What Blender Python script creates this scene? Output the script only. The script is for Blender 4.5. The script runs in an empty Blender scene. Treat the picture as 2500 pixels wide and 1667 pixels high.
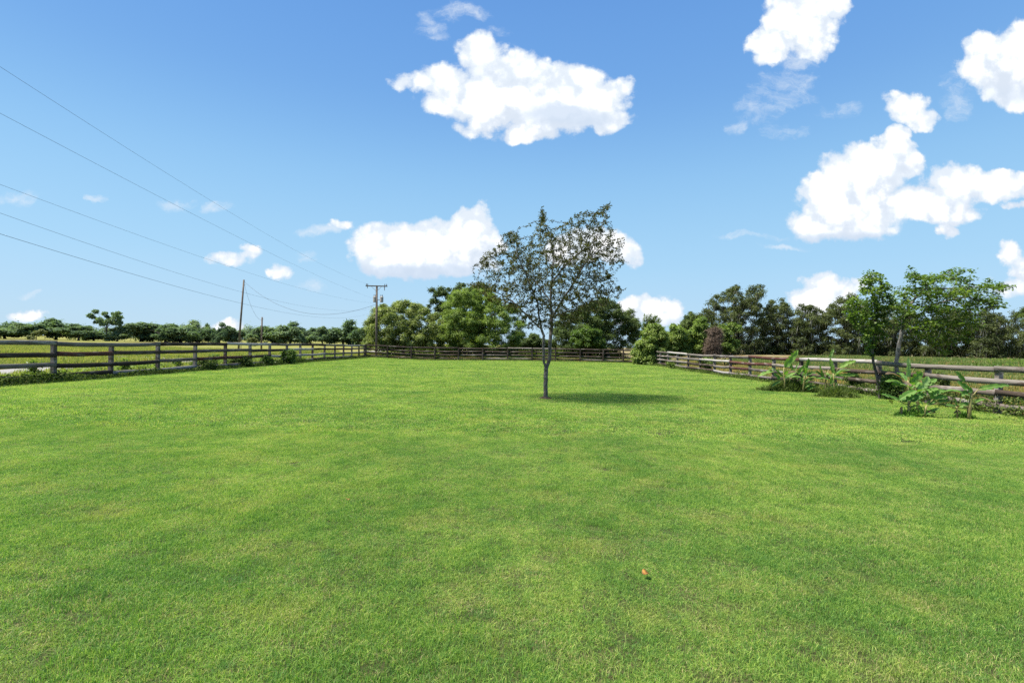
import bpy, math, random
import numpy as np
from mathutils import Vector, Matrix
R = math.radians
rng = np.random.default_rng(7)
random.seed(7)
scene = bpy.context.scene
COL = scene.collection

# ------------------------------------------------------------------ camera
W, H, F = 2500.0, 1667.0, 1250.0          # photograph size and focal length in its pixels
CAM = Vector((0, 0, 1.56))
PITCH, ROLL = math.atan(8.9 / F), R(1.24)
_fw = Vector((0, math.cos(PITCH), math.sin(PITCH)))
_u0 = Vector((0, -math.sin(PITCH), math.cos(PITCH)))
_r0 = Vector((1, 0, 0))
_r = math.cos(ROLL) * _r0 + math.sin(ROLL) * _u0
_u = -math.sin(ROLL) * _r0 + math.cos(ROLL) * _u0
cam = bpy.data.cameras.new('camera')
cam.sensor_width = 36; cam.lens = 18.0; cam.clip_end = 6000; cam.clip_start = 0.05
camo = bpy.data.objects.new('camera', cam); COL.objects.link(camo)
camo.matrix_world = Matrix(((_r.x, _u.x, -_fw.x, CAM.x), (_r.y, _u.y, -_fw.y, CAM.y), (_r.z, _u.z, -_fw.z, CAM.z), (0, 0, 0, 1)))
scene.camera = camo

# ------------------------------------------------------------------ view, sun
scene.view_settings.view_transform = 'Standard'
scene.view_settings.look = 'None'
scene.view_settings.exposure = 1.0
scene.view_settings.gamma = 1.0
scene.view_settings.use_curve_mapping = False
SUN_EL = R(63)
SUN_H = Vector((-0.95, -0.18, 0)).normalized()
SUN_DIR = Vector((SUN_H.x * math.cos(SUN_EL), SUN_H.y * math.cos(SUN_EL), math.sin(SUN_EL)))
sun = bpy.data.lights.new('sun', 'SUN'); sun.energy = 5.0; sun.angle = R(10.0); sun.color = (1.0, 0.95, 0.87)
suno = bpy.data.objects.new('sun', sun); COL.objects.link(suno)
suno.rotation_euler = SUN_DIR.to_track_quat('Z', 'Y').to_euler(); suno.location = (0, 0, 30)
scene.cycles.max_bounces = 5
scene.cycles.transparent_max_bounces = 12
scene.cycles.sample_clamp_indirect = 3.0
scene.cycles.sample_clamp_direct = 5.0
scene.cycles.use_denoising = False          # keeps the fine grain of turf and leaves

def ray(px, py):
    return (_fw + _r * ((px - W / 2) / F) - _u * ((py - H / 2) / F))
def at(px, py, Y):
    """point on the pixel's ray at world distance Y along +Y"""
    d = ray(px, py); return CAM + d * (Y / d.y)
def project(p):
    d = Vector(p) - CAM; z = d.dot(_fw); return (W / 2 + F * d.dot(_r) / z, H / 2 - F * d.dot(_u) / z)
def smooth(a, b, x):
    t = np.clip((np.asarray(x, float) - a) / (b - a), 0, 1); return t * t * (3 - 2 * t)
def ground_z(x, y):
    x = np.asarray(x, float); y = np.asarray(y, float)
    z = -0.20 * np.exp(-((x + 8.5) ** 2) / (2 * 4.6 ** 2) - ((y - 54) ** 2) / (2 * 9.0 ** 2))
    z = z + 0.95 * smooth(17, 40, x)
    z = z + 0.03 * np.sin(x * 0.31 + 1.3) * np.sin(y * 0.23 + 0.4) * smooth(6, 14, y)
    return z
def gz(x, y): return float(ground_z(x, y))
def on_ground(px, py):
    d = ray(px, py); t = 5.0
    for _ in range(60):
        p = CAM + d * t
        t -= (p.z - gz(p.x, p.y)) / d.z if abs(d.z) > 1e-6 else 0
    p = CAM + d * t; return Vector((p.x, p.y, gz(p.x, p.y)))

# ------------------------------------------------------------------ node helpers
class NT:
    def __init__(s, tree): s.t = tree; s.t.nodes.clear()
    def n(s, typ, **kw):
        nd = s.t.nodes.new(typ)
        for k, v in kw.items():
            if k.startswith('i_'):
                key = k[2:]
                key = int(key) if key.isdigit() else key.replace('_', ' ')
                s.put(nd.inputs[key], v)
            else: setattr(nd, k, v)
        return nd
    def put(s, sock, v):
        if isinstance(v, bpy.types.NodeSocket): s.t.links.new(v, sock)
        elif isinstance(v, bpy.types.Node): s.t.links.new(v.outputs[0], sock)
        else: sock.default_value = v
    def m(s, op, a, b=None, c=None, clamp=False):
        nd = s.t.nodes.new('ShaderNodeMath'); nd.operation = op; nd.use_clamp = clamp
        s.put(nd.inputs[0], a)
        if b is not None: s.put(nd.inputs[1], b)
        if c is not None: s.put(nd.inputs[2], c)
        return nd.outputs[0]
    def v(s, op, a, b=None):
        nd = s.t.nodes.new('ShaderNodeVectorMath'); nd.operation = op
        s.put(nd.inputs[0], a)
        if b is not None: s.put(nd.inputs[1], b)
        return nd.outputs['Value'] if op == 'DOT_PRODUCT' else nd.outputs[0]
    def noise(s, vec, scale, detail=3, rough=0.55, col=False):
        nd = s.t.nodes.new('ShaderNodeTexNoise'); s.put(nd.inputs['Vector'], vec)
        nd.inputs['Scale'].default_value = scale; nd.inputs['Detail'].default_value = detail; nd.inputs['Roughness'].default_value = rough
        return nd.outputs['Color' if col else 'Fac']
    def mapr(s, val, a, b, c=0.0, d=1.0, smoothstep=False):
        nd = s.t.nodes.new('ShaderNodeMapRange'); nd.interpolation_type = 'SMOOTHSTEP' if smoothstep else 'LINEAR'
        s.put(nd.inputs[0], val)
        for i, q in enumerate((a, b, c, d)): nd.inputs[i + 1].default_value = q
        return nd.outputs[0]
    def mix(s, fac, a, b, blend='MIX'):
        nd = s.t.nodes.new('ShaderNodeMix'); nd.data_type = 'RGBA'; nd.blend_type = blend
        s.put(nd.inputs[0], fac)
        for sock, q in ((nd.inputs[6], a), (nd.inputs[7], b)):
            s.put(sock, q if isinstance(q, (bpy.types.NodeSocket, bpy.types.Node)) else (*q, 1.0))
        return nd.outputs[2]
    def ramp(s, fac, stops):
        nd = s.t.nodes.new('ShaderNodeValToRGB'); s.put(nd.inputs[0], fac)
        e = nd.color_ramp.elements
        while len(e) < len(stops): e.new(0.5)
        for el, (p, c) in zip(e, stops): el.position = p; el.color = (*c, 1.0)
        return nd.outputs[0]
def newmat(name):
    m = bpy.data.materials.new(name); m.use_nodes = True
    return m, NT(m.node_tree)
def finish(nt, shader):
    o = nt.n('ShaderNodeOutputMaterial'); nt.t.links.new(shader.outputs[0], o.inputs[0])
def bsdf(nt, col, rough=0.8, spec=0.3, bump=None, bump_d=0.02, bump_s=0.5):
    p = nt.n('ShaderNodeBsdfPrincipled'); nt.put(p.inputs['Base Color'], col if not isinstance(col, tuple) else (*col, 1.0))
    nt.put(p.inputs['Roughness'], rough); p.inputs['Specular IOR Level'].default_value = spec
    if bump is not None:
        b = nt.n('ShaderNodeBump'); b.inputs['Strength'].default_value = bump_s; b.inputs['Distance'].default_value = bump_d
        nt.put(b.inputs['Height'], bump); nt.t.links.new(b.outputs[0], p.inputs['Normal'])
    return p

# ------------------------------------------------------------------ world: sky and clouds
# (cx, cy, rx, ry, strength) in directions of the photograph; the dome continues all round
BL = [
 (1165,125,60,48,1),(1085,190,75,40,.85),(985,190,42,24,.6),(1110,245,80,38,.9),(1250,185,110,55,1),(1390,205,95,55,1),(1465,235,70,55,1),(1525,215,36,32,.75),
 (1200,245,140,62,1.1),(1330,265,150,60,1.1),(1490,290,55,30,.8),(1290,318,90,26,.8),(1160,305,60,22,.7),(1420,255,110,55,1.1),
 (1110,28,62,20,.42),(1040,55,28,30,.38),(1160,38,34,12,.33),(1215,80,30,15,.36),(1050,85,30,10,.25),
 (1150,550,58,46,1.1),(1090,585,100,52,1.2),(975,600,95,55,1.15),(905,620,55,45,1),(1185,590,44,50,1),(1030,640,150,40,1.1),(930,650,75,30,.9),(1120,640,100,40,1),
 (1530,605,44,40,1),(1470,600,60,45,1),(1400,605,80,45,1),
 (1570,750,45,35,1.05),(1632,750,32,30,1),(1600,772,62,18,.9),(1535,765,40,30,1),
 (790,566,58,14,.55),(845,555,34,16,.6),(560,630,55,16,.6),(602,612,34,17,.62),(690,657,30,17,.62),(520,508,48,17,.42),(440,495,50,14,.22),(60,770,42,14,.65),(68,715,20,8,.38),
 (235,489,26,9,.38),(40,484,46,18,.3),(545,796,62,16,.6),(760,690,30,12,.25),(750,625,22,14,.25),
 (1955,40,85,70,1.15),(1890,105,52,45,.9),(1872,145,34,24,.75),(1975,110,60,40,.6),(2030,20,50,45,.9),(1950,145,45,26,.42),(1930,200,52,28,.32),(1850,275,55,26,.26),(1800,312,26,16,.3),
 (2035,275,52,18,.34),(1900,235,70,28,.28),(1920,325,44,16,.22),
 (2455,165,110,85,1.2),(2405,115,52,36,1),(2520,110,90,70,1.2),(2490,235,75,42,.95),(2370,170,45,40,.9),(2330,240,35,50,.33),
 (2200,265,60,36,.85),(2245,292,46,28,.8),
 (2185,345,50,40,1.1),(2120,420,105,62,1.2),(2010,470,75,52,1.1),(2080,500,130,72,1.2),(1990,540,66,42,1),(2085,552,110,34,1),(2330,440,80,48,1.1),(2440,455,95,38,1.1),(2270,490,110,44,1.05),
 (2330,518,66,28,.95),(2312,555,28,22,.8),(2215,400,48,38,1.05),(2495,505,34,12,.65),
 (2455,610,32,28,.9),(2500,650,44,40,1),(2480,690,60,26,.7),(1910,606,62,9,.42),(1860,580,90,7,.3),
 (2005,710,52,42,1.1),(1985,740,55,34,1.05),(2060,718,40,34,1),(2105,692,26,18,.7)]
SHADE = [(1390,285,140,30,.8),(1180,180,120,30,.35),(1000,676,190,30,1.15),(1120,670,90,25,.9),(2060,585,140,26,.9),(2470,230,90,30,.5),(2330,480,120,20,.35),(1620,785,70,16,.5),(1540,640,60,14,.5),(2090,740,60,20,.4)]
world = bpy.data.worlds.new('World'); scene.world = world; world.use_nodes = True
nt = NT(world.node_tree)
tc = nt.n('ShaderNodeTexCoord'); D = tc.outputs['Generated']
sep = nt.n('ShaderNodeSeparateXYZ'); nt.put(sep.inputs[0], D)
SKY_K = 0.07 * 2.0
def disp(r, g, b):
    f = lambda c: ((c / 255 + .055) / 1.055) ** 2.4 / SKY_K
    return (f(r), f(g), f(b))
sky = nt.n('ShaderNodeTexSky'); sky.sky_type = 'NISHITA'; sky.sun_disc = False
sky.sun_elevation = SUN_EL; sky.sun_rotation = math.atan2(SUN_DIR.x, SUN_DIR.y)
sky.air_density = 1.0; sky.dust_density = 0.3; sky.ozone_density = 2.0; sky.altitude = 0
AIR = [(0.0, (198, 228, 251)), (.07, (191, 226, 252)), (.15, (182, 228, 255)), (.30, (155, 211, 254)), (.43, (121, 178, 242)), (.58, (112, 170, 239)), (1.0, (66, 116, 204))]
air_ = nt.ramp(nt.mapr(sep.outputs[2], 0.0, 1.0), [(p, tuple(q / 10 for q in disp(*c))) for p, c in AIR])
air_.node.color_ramp.interpolation = 'B_SPLINE'
air = nt.mix(1.0, air_, (10, 10, 10), 'MULTIPLY')
nish = nt.mix(1.0, sky.outputs[0], (.52, .66, .86), 'MULTIPLY')
skyc = nt.mix(0.2, air, nish)
cl_white, cl_grey = tuple(1.35 * q for q in disp(254, 254, 255)), disp(208, 224, 244)
def bgnode(col):
    b = nt.n('ShaderNodeBackground'); nt.put(b.inputs[0], col); b.inputs[1].default_value = 0.07; return b
def mixsh(f, a, b):
    m = nt.n('ShaderNodeMixShader'); nt.put(m.inputs[0], f); nt.t.links.new(a.outputs[0], m.inputs[1]); nt.t.links.new(b.outputs[0], m.inputs[2]); return m
# directions as slopes (x/y, z/y) ahead of the camera, stirred by noise
yy = nt.m('MAXIMUM', sep.outputs[1], 0.05)
cu = nt.m('DIVIDE', sep.outputs[0], yy); cv = nt.m('DIVIDE', sep.outputs[2], yy)
def region(u0, u1, v0, v1, S=60.0):
    """clouds whose outline can reach the slope range; identical on both sides of a border"""
    def near(it):
        d = ray(it[0], it[1]); u, v = d.x / d.y, d.z / d.y
        return u0 - .10 < u + it[2] * 1.5 / F and u - it[2] * 1.5 / F < u1 + .10 and v0 - .10 < v + it[3] * 1.5 / F and v - it[3] * 1.5 / F < v1 + .10
    uv = nt.n('ShaderNodeCombineXYZ'); nt.put(uv.inputs[0], cu); nt.put(uv.inputs[1], cv); UV = uv.outputs[0]
    def stir(scale, det, amp, rough):
        w = nt.v('SUBTRACT', nt.noise(UV, scale, det, rough, col=True), (.5, .5, .5))
        k = nt.n('ShaderNodeVectorMath', operation='MULTIPLY'); nt.put(k.inputs[0], w); k.inputs[1].default_value = (amp, amp * .75, 0); return k.outputs[0]
    P = nt.v('ADD', nt.v('ADD', UV, stir(7.5, 3, .075, .55)), stir(30.0, 4, .032, .68))
    def union(items, P):
        acc = None; groups = {}
        for it in items:
            if near(it): groups.setdefault(min((1.15, .9, .65, .42, .28), key=lambda q: abs(q - it[4])), []).append(it)
        for st, its in groups.items():
            r2 = None
            for cx, cy, rx, ry, _ in its:
                d = ray(cx, cy); u, v = d.x / d.y, d.z / d.y; ax, ay = rx * 1.14 / F, ry * 1.18 / F
                ma = nt.n('ShaderNodeVectorMath', operation='MULTIPLY_ADD'); nt.put(ma.inputs[0], P); ma.inputs[1].default_value = (1 / ax, 1 / ay, 0); ma.inputs[2].default_value = (-u / ax, -v / ay, 0)
                q = nt.v('DOT_PRODUCT', ma.outputs[0], ma.outputs[0]); r2 = q if r2 is None else nt.m('SMOOTH_MIN', r2, q, .35)
            dn = nt.m('MULTIPLY_ADD', r2, -st, st); acc = dn if acc is None else nt.m('MAXIMUM', acc, dn)
        return acc
    def puffs(sc):
        v = nt.n('ShaderNodeTexVoronoi'); v.voronoi_dimensions = '2D'; v.feature = 'SMOOTH_F1'; v.inputs['Smoothness'].default_value = .35; nt.put(v.inputs['Vector'], nt.v('ADD', UV, stir(16.0, 2, .03, .5))); v.inputs['Scale'].default_value = sc
        return nt.m('MULTIPLY_ADD', v.outputs['Distance'], -1.0, .5)
    soft = nt.noise(nt.v('MULTIPLY', P, (1, 1.7, 1)), 17.0, 5, .7)
    billow = nt.noise(UV, 19.0, 5, .66)
    billow = nt.m('ADD', billow, nt.m('MULTIPLY_ADD', puffs(17.0), .34, nt.m('MULTIPLY', puffs(41.0), .26)))
    dens = union([q for q in BL if q[4] >= .6], P); veil = union([q for q in BL if q[4] < .6], P)
    if dens is None: return bgnode(skyc)
    dn = nt.m('ADD', dens, nt.m('MULTIPLY_ADD', billow, 1.25, -.74))
    alpha = nt.mapr(dn, -.05, .46, 0, 1, True)
    if veil is not None:            # thin shreds the blue shines through
        va = nt.mapr(nt.m('ADD', nt.m('MULTIPLY', veil, 1.2), nt.m('MULTIPLY_ADD', soft, 1.9, -.98)), -.12, .85, 0, .72, True); alpha = nt.m('MAXIMUM', alpha, va)
    sh = union(SHADE, P)
    thick = nt.m('ADD', union([q for q in BL if q[4] >= .6], nt.v('ADD', P, (-.022, .045, 0))), nt.m('MULTIPLY_ADD', billow, -1.5, .75))     # cloud standing between this part and the sun
    lum = nt.mapr(nt.m('ADD', dn, nt.m('MULTIPLY_ADD', billow, 1.2, -.6)), .35, 1.25, 0, 1, True)      # thin rims let the blue through
    c = nt.mix(lum, disp(232, 242, 253), cl_white)
    c = nt.mix(nt.mapr(thick, .55, 1.35, 0, .8, True), c, disp(220, 231, 246))
    if sh is not None: c = nt.mix(nt.m('MULTIPLY', nt.mapr(nt.m('ADD', sh, nt.m('MULTIPLY_ADD', billow, .8, -.4)), 0.0, .9, 0, 1, True), .85), c, cl_grey)
    return bgnode(nt.mix(alpha, skyc, c))
def step(val, edge): return nt.m('GREATER_THAN', val, edge)
TL = region(-1.3, -.22, -.1, .9); TM = region(-.22, .33, -.1, .9); TRL = region(.33, 1.3, -.1, .22); TRH = region(.33, 1.3, .22, .9)
front = mixsh(step(cu, -.22), TL, mixsh(step(cu, .33), TM, mixsh(step(cv, .22), TRL, TRH)))
# the rest of the dome: the same kind of broken cumulus
oth = nt.mapr(nt.noise(nt.v('MULTIPLY', D, (1, 1, 1.8)), 3.2, 5, .58), .55, .72, 0, 1, True)
fade = nt.m('MAXIMUM', nt.mapr(nt.m('ABSOLUTE', cu), 1.25, 1.7, 0, 1, True), nt.m('MAXIMUM', nt.mapr(cv, .82, 1.2, 0, 1, True), nt.mapr(sep.outputs[1], .3, .1, 0, 1, True)))
rest = bgnode(nt.mix(nt.m('MULTIPLY', nt.m('MULTIPLY', oth, fade), nt.mapr(sep.outputs[2], 0, .06)), skyc, cl_white))
inside = nt.m('MULTIPLY', nt.m('MULTIPLY', nt.m('LESS_THAN', nt.m('ABSOLUTE', cu), 1.25), nt.m('LESS_THAN', cv, .85)), nt.m('MULTIPLY', step(sep.outputs[1], .3), step(sep.outputs[2], 0.0)))
world_sh = mixsh(inside, rest, front)
ow = nt.n('ShaderNodeOutputWorld'); nt.t.links.new(world_sh.outputs[0], ow.inputs[0])
world.cycles.sampling_method = 'MANUAL'; world.cycles.sample_map_resolution = 512

# ------------------------------------------------------------------ object helpers
def tag(o, label=None, cat=None, group=None, kind=None):
    for k, v in (('label', label), ('category', cat), ('group', group), ('kind', kind)):
        if v: o[k] = v
    return o
def empty(name, loc, label, cat, group=None):
    o = bpy.data.objects.new(name, None); COL.objects.link(o); o.location = loc; o.empty_display_size = 0.2
    return tag(o, label, cat, group)
def mesh_np(name, V, Fq):
    """V (N,3), Fq (M,k) equal-sided faces or list of such arrays"""
    me = bpy.data.meshes.new(name)
    V = np.ascontiguousarray(V, np.float32)
    fs = Fq if isinstance(Fq, list) else [Fq]
    fs = [np.asarray(f, np.int32) for f in fs if len(f)]
    loops = np.concatenate([f.ravel() for f in fs])
    tot = np.concatenate([np.full(len(f), f.shape[1], np.int32) for f in fs])
    start = np.concatenate([[0], np.cumsum(tot)[:-1]]).astype(np.int32)
    me.vertices.add(len(V)); me.vertices.foreach_set('co', V.ravel())
    me.loops.add(len(loops)); me.loops.foreach_set('vertex_index', loops)
    me.polygons.add(len(tot)); me.polygons.foreach_set('loop_start', start)
    me.update(calc_edges=True); me.validate()
    return me
def obj(name, me, mat, parent=None, loc=None):
    o = bpy.data.objects.new(name, me); COL.objects.link(o)
    if mat is not None and not me.materials: me.materials.append(mat)
    if parent is not None: o.parent = parent
    if loc is not None: o.location = loc
    return o
def set_smooth(me):
    me.polygons.foreach_set('use_smooth', np.ones(len(me.polygons), bool)); me.update()
class MB:
    """collects vertices and faces for one mesh"""
    def __init__(s): s.v = []; s.f = []
    def box(s, lo, hi, M=None):
        i = len(s.v)
        for z in (lo[2], hi[2]):
            for x, y in ((lo[0], lo[1]), (hi[0], lo[1]), (hi[0], hi[1]), (lo[0], hi[1])):
                p = Vector((x, y, z)); s.v.append(tuple(M @ p) if M else tuple(p))
        for q in ((0, 3, 2, 1), (4, 5, 6, 7), (0, 1, 5, 4), (1, 2, 6, 5), (2, 3, 7, 6), (3, 0, 4, 7)): s.f.append(tuple(i + a for a in q))
    def tube(s, pts, rad, n=8, cap=True):
        pts = [Vector(p) for p in pts]; i0 = len(s.v)
        rad = rad if hasattr(rad, '__len__') else [rad] * len(pts)
        ref = None
        for k, p in enumerate(pts):
            t = (pts[min(k + 1, len(pts) - 1)] - pts[max(k - 1, 0)]).normalized()
            if ref is None: ref = t.orthogonal().normalized()
            ref = (ref - t * ref.dot(t)); ref = ref.normalized() if ref.length > 1e-6 else t.orthogonal().normalized()
            b = t.cross(ref)
            for j in range(n):
                a = 2 * math.pi * j / n
                s.v.append(tuple(p + (ref * math.cos(a) + b * math.sin(a)) * rad[k]))
        for k in range(len(pts) - 1):
            for j in range(n):
                s.f.append((i0 + k * n + j, i0 + k * n + (j + 1) % n, i0 + (k + 1) * n + (j + 1) % n, i0 + (k + 1) * n + j))
        if cap:
            s.f.append(tuple(i0 + j for j in reversed(range(n)))); s.f.append(tuple(i0 + (len(pts) - 1) * n + j for j in range(n)))
    def build(s, name, mat, parent=None, loc=None, smooth=False):
        me = bpy.data.meshes.new(name); me.from_pydata(s.v, [], s.f); me.update()
        if smooth: set_smooth(me)
        return obj(name, me, mat, parent, loc)

def unit(a): return a / np.maximum(np.linalg.norm(a, axis=1, keepdims=True), 1e-9)
def leaf_mesh(name, pos, nrm, length, width, axis=None, fold=0.18):
    """one folded diamond leaf (a quad) at each position"""
    N = len(pos); nrm = unit(nrm)
    if axis is None: axis = rng.normal(size=(N, 3))
    ax = unit(axis - nrm * np.sum(axis * nrm, 1, keepdims=True)); sd = np.cross(nrm, ax)
    L = np.broadcast_to(length, (N,))[:, None]; Wd = np.broadcast_to(width, (N,))[:, None]
    V = np.empty((N, 4, 3))
    V[:, 0] = pos; V[:, 1] = pos + ax * L * 0.45 + sd * Wd * 0.5 + nrm * Wd * fold
    V[:, 2] = pos + ax * L - nrm * L * 0.12; V[:, 3] = pos + ax * L * 0.45 - sd * Wd * 0.5 + nrm * Wd * fold
    return mesh_np(name, V.reshape(-1, 3), np.arange(N * 4).reshape(N, 4))

# ------------------------------------------------------------------ materials
def leaf_mat(name, cols, transl=0.35, rough=0.5, nscale=0.6, spec=0.35):
    m, t = newmat(name)
    g = t.n('ShaderNodeNewGeometry'); oi = t.n('ShaderNodeObjectInfo')
    nz = t.noise(g.outputs['Position'], nscale, 3, 0.6)
    f = t.m('ADD', t.m('MULTIPLY', g.outputs['Random Per Island'], 0.55), t.m('MULTIPLY_ADD', nz, 1.5, -0.52))
    f = t.m('ADD', f, t.m('MULTIPLY_ADD', oi.outputs['Random'], 0.16, -0.08))
    c = t.ramp(f, [(i / (len(cols) - 1) * 0.9 + 0.05, q) for i, q in enumerate(cols)])
    p = bsdf(t, c, rough, spec)
    tr = t.n('ShaderNodeBsdfTranslucent'); t.put(tr.inputs[0], t.mix(1.0, c, (1.3, 1.45, 0.6), 'MULTIPLY'))
    mx = t.n('ShaderNodeMixShader'); mx.inputs[0].default_value = transl
    t.t.links.new(p.outputs[0], mx.inputs[1]); t.t.links.new(tr.outputs[0], mx.inputs[2]); finish(t, mx)
    return m
def bark_mat(name, a, b, sc=14.0):
    m, t = newmat(name); g = t.n('ShaderNodeNewGeometry')
    v = t.v('MULTIPLY', g.outputs['Position'], (1, 1, 0.45))
    nz = t.noise(v, sc, 5, 0.7); n2 = t.noise(v, sc * 3.1, 3, 0.6)
    c = t.mix(t.mapr(nz, 0.38, 0.62), a, b)
    c = t.mix(t.mapr(n2, 0.5, 0.7, 0, 0.5), c, tuple(q * 0.4 for q in a))
    finish(t, bsdf(t, c, 0.9, 0.2, nz, 0.03, 0.9)); return m
M = {}
M['young'] = leaf_mat('small_oak_leaf', [(.022, .026, .008), (.040, .046, .012), (.075, .082, .018), (.15, .14, .04)], .28, .5, 1.2, .12)
M['mango'] = leaf_mat('dense_yellow_green_leaf', [(.045, .075, .018), (.12, .16, .042), (.24, .285, .09), (.38, .42, .16)], .34, .5, .9, .2)
M['light'] = leaf_mat('light_green_leaf', [(.055, .10, .02), (.13, .20, .04), (.22, .29, .07), (.30, .37, .11)], .38, .55, .8, .2)
M['dark'] = leaf_mat('dark_oak_leaf', [(.03, .05, .018), (.06, .09, .03), (.105, .145, .045), (.165, .21, .07)], .34, .6, .5, .15)
M['oak'] = leaf_mat('grey_green_oak_leaf', [(.032, .045, .020), (.06, .078, .030), (.105, .128, .046), (.17, .19, .08)], .32, .6, .35, .15)
M['bush'] = leaf_mat('bright_bush_leaf', [(.035, .065, .014), (.10, .16, .03), (.20, .27, .055), (.34, .40, .12)], .36, .5, 1.0, .25)
M['redbud'] = leaf_mat('broad_green_leaf', [(.03, .055, .014), (.065, .12, .022), (.12, .19, .034), (.21, .28, .06)], .42, .45, 1.1, .25)
M['far'] = leaf_mat('distant_tree_leaf', [(.07, .115, .07), (.115, .17, .095), (.165, .225, .125), (.23, .285, .16)], .38, .9, .12, .03)  # lightened and blued: distance haze put into the leaf colour
M['faryel'] = leaf_mat('distant_yellow_leaf', [(.08, .10, .03), (.16, .18, .05), (.24, .25, .09)], .25, .6, .1)
M['weed'] = leaf_mat('weed_leaf', [(.03, .055, .015), (.065, .10, .024), (.11, .155, .038), (.19, .23, .07)], .34, .65, .8, .1)
M['coarse'] = leaf_mat('coarse_grass', [(.08, .18, .03), (.13, .25, .045), (.2, .32, .06)], .35, .6, 2.0, .15)
M['dead'] = leaf_mat('dead_vine', [(.09, .065, .05), (.16, .12, .09), (.22, .17, .13)], .1, .9, 1.0, .1)
M['moss'] = leaf_mat('hanging_moss', [(.10, .10, .085), (.17, .17, .14), (.24, .24, .20)], .2, .95, .8, .1)
M['bark'] = bark_mat('grey_bark', (.075, .062, .052), (.22, .20, .18), 20.0)
M['bark_light'] = bark_mat('pale_bark', (.13, .115, .10), (.32, .30, .27), 16.0)
M['bark_dark'] = bark_mat('dark_bark', (.05, .042, .035), (.12, .105, .09))
M['pole'] = bark_mat('weathered_pole', (.11, .085, .065), (.20, .165, .135), 3.0)

def wood(name, base, streak, wear, wear_amt):
    m, t = newmat(name)
    co = t.n('ShaderNodeTexCoord'); oi = t.n('ShaderNodeObjectInfo')
    off = t.n('ShaderNodeCombineXYZ'); t.put(off.inputs[0], t.m('MULTIPLY', oi.outputs['Random'], 60.0)); t.put(off.inputs[2], t.m('MULTIPLY', oi.outputs['Random'], 17.0))
    v = t.v('ADD', co.outputs['Object'], off.outputs[0])
    gr = t.noise(t.v('MULTIPLY', v, (1.2, 9, 34)), 1.6, 4, 0.65)
    bl = t.noise(t.v('MULTIPLY', v, (0.8, 3, 4.5)), 1.4, 4, 0.7)
    kn = t.n('ShaderNodeTexVoronoi'); t.put(kn.inputs['Vector'], t.v('MULTIPLY', v, (1.0, .2, 4.0))); kn.inputs['Scale'].default_value = 1.6
    c = t.mix(t.mapr(gr, 0.36, 0.64), base, streak)
    c = t.mix(t.mapr(bl, 0.62 - 0.3 * wear_amt, 0.74 - 0.26 * wear_amt), c, wear)
    c = t.mix(t.mapr(kn.outputs['Distance'], 0.10, 0.03), c, tuple(q * 0.25 for q in base))
    c = t.mix(1.0, c, t.mix(oi.outputs['Random'], (.72, .72, .72), (1.2, 1.18, 1.14)), 'MULTIPLY')
    finish(t, bsdf(t, c, 0.88, 0.15, gr, 0.012, 0.8)); return m
WOOD = {'d': wood('dark_stained_board', (.036, .026, .020), (.075, .056, .044), (.17, .15, .13), .34),
        'r': wood('red_brown_board', (.060, .026, .022), (.115, .05, .04), (.20, .17, .15), .28),
        'g': wood('grey_weathered_board', (.14, .12, .102), (.26, .235, .205), (.085, .06, .046), .30),
        'p': wood('pale_weathered_board', (.27, .25, .23), (.40, .375, .35), (.17, .145, .12), .24),
        'm': wood('worn_brown_grey_board', (.085, .066, .055), (.16, .135, .115), (.28, .26, .235), .42)}

# ------------------------------------------------------------------ ground
LAWN = np.array([(-15.4, -30), (-15.4, 54.1), (13.0, 51.2), (13.0, -30)])
def m_ground():
    m, t = newmat('ground_soil'); g = t.n('ShaderNodeNewGeometry'); P = g.outputs['Position']
    sx = t.n('ShaderNodeSeparateXYZ'); t.put(sx.inputs[0], P)
    n1 = t.noise(P, 0.35, 4, .6); n2 = t.noise(P, 3.0, 4, .65)
    lawn = t.ramp(t.m('ADD', t.m('MULTIPLY', n1, .4), t.m('MULTIPLY', t.noise(P, 40.0, 4, .7), .6)), [(.3, (.018, .022, .010)), (.5, (.045, .05, .018)), (.7, (.10, .09, .04))])  # lawn: thatch tone, darkened so gaps between the blades read as shade
    mead = t.ramp(t.noise(t.v('MULTIPLY', P, (.35, 1, 1)), .12, 5, .7), [(.3, (.13, .15, .03)), (.5, (.20, .20, .045)), (.62, (.17, .135, .05)), (.75, (.16, .19, .045))])
    fld = t.ramp(t.noise(P, .5, 5, .7), [(.35, (.09, .12, .035)), (.5, (.20, .15, .06)), (.62, (.26, .21, .15)), (.8, (.12, .15, .04))])
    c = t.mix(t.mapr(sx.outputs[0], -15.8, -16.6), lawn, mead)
    c = t.mix(t.mapr(sx.outputs[0], 13.2, 15.0), c, fld)
    c = t.mix(t.m('MULTIPLY', t.mapr(sx.outputs[1], 54, 57), t.mapr(sx.outputs[0], 14, 12)), c, mead)
    finish(t, bsdf(t, c, 0.95, 0.1, n2, 0.05, 0.6)); return m
def build_ground():
    a = np.concatenate([[-3000, -900, -400, -220, -120, -70, -45], np.arange(-34, 44.1, 1.0), [52, 70, 100, 150, 260, 500, 1000, 3000]])
    b = np.concatenate([[-400, -120, -50, -25, -12], np.arange(-6, 66.1, 1.0), [75, 90, 110, 140, 180, 260, 420, 800, 1600, 4000]])
    X, Y = np.meshgrid(a, b); Z = ground_z(X, Y)
    V = np.stack([X, Y, Z], -1).reshape(-1, 3); nx, ny = len(a), len(b)
    i = np.arange(nx * ny).reshape(ny, nx)
    Fq = np.stack([i[:-1, :-1], i[:-1, 1:], i[1:, 1:], i[1:, :-1]], -1).reshape(-1, 4)
    me = mesh_np('ground', V, Fq); set_smooth(me)
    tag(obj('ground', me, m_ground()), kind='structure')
build_ground()
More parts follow.
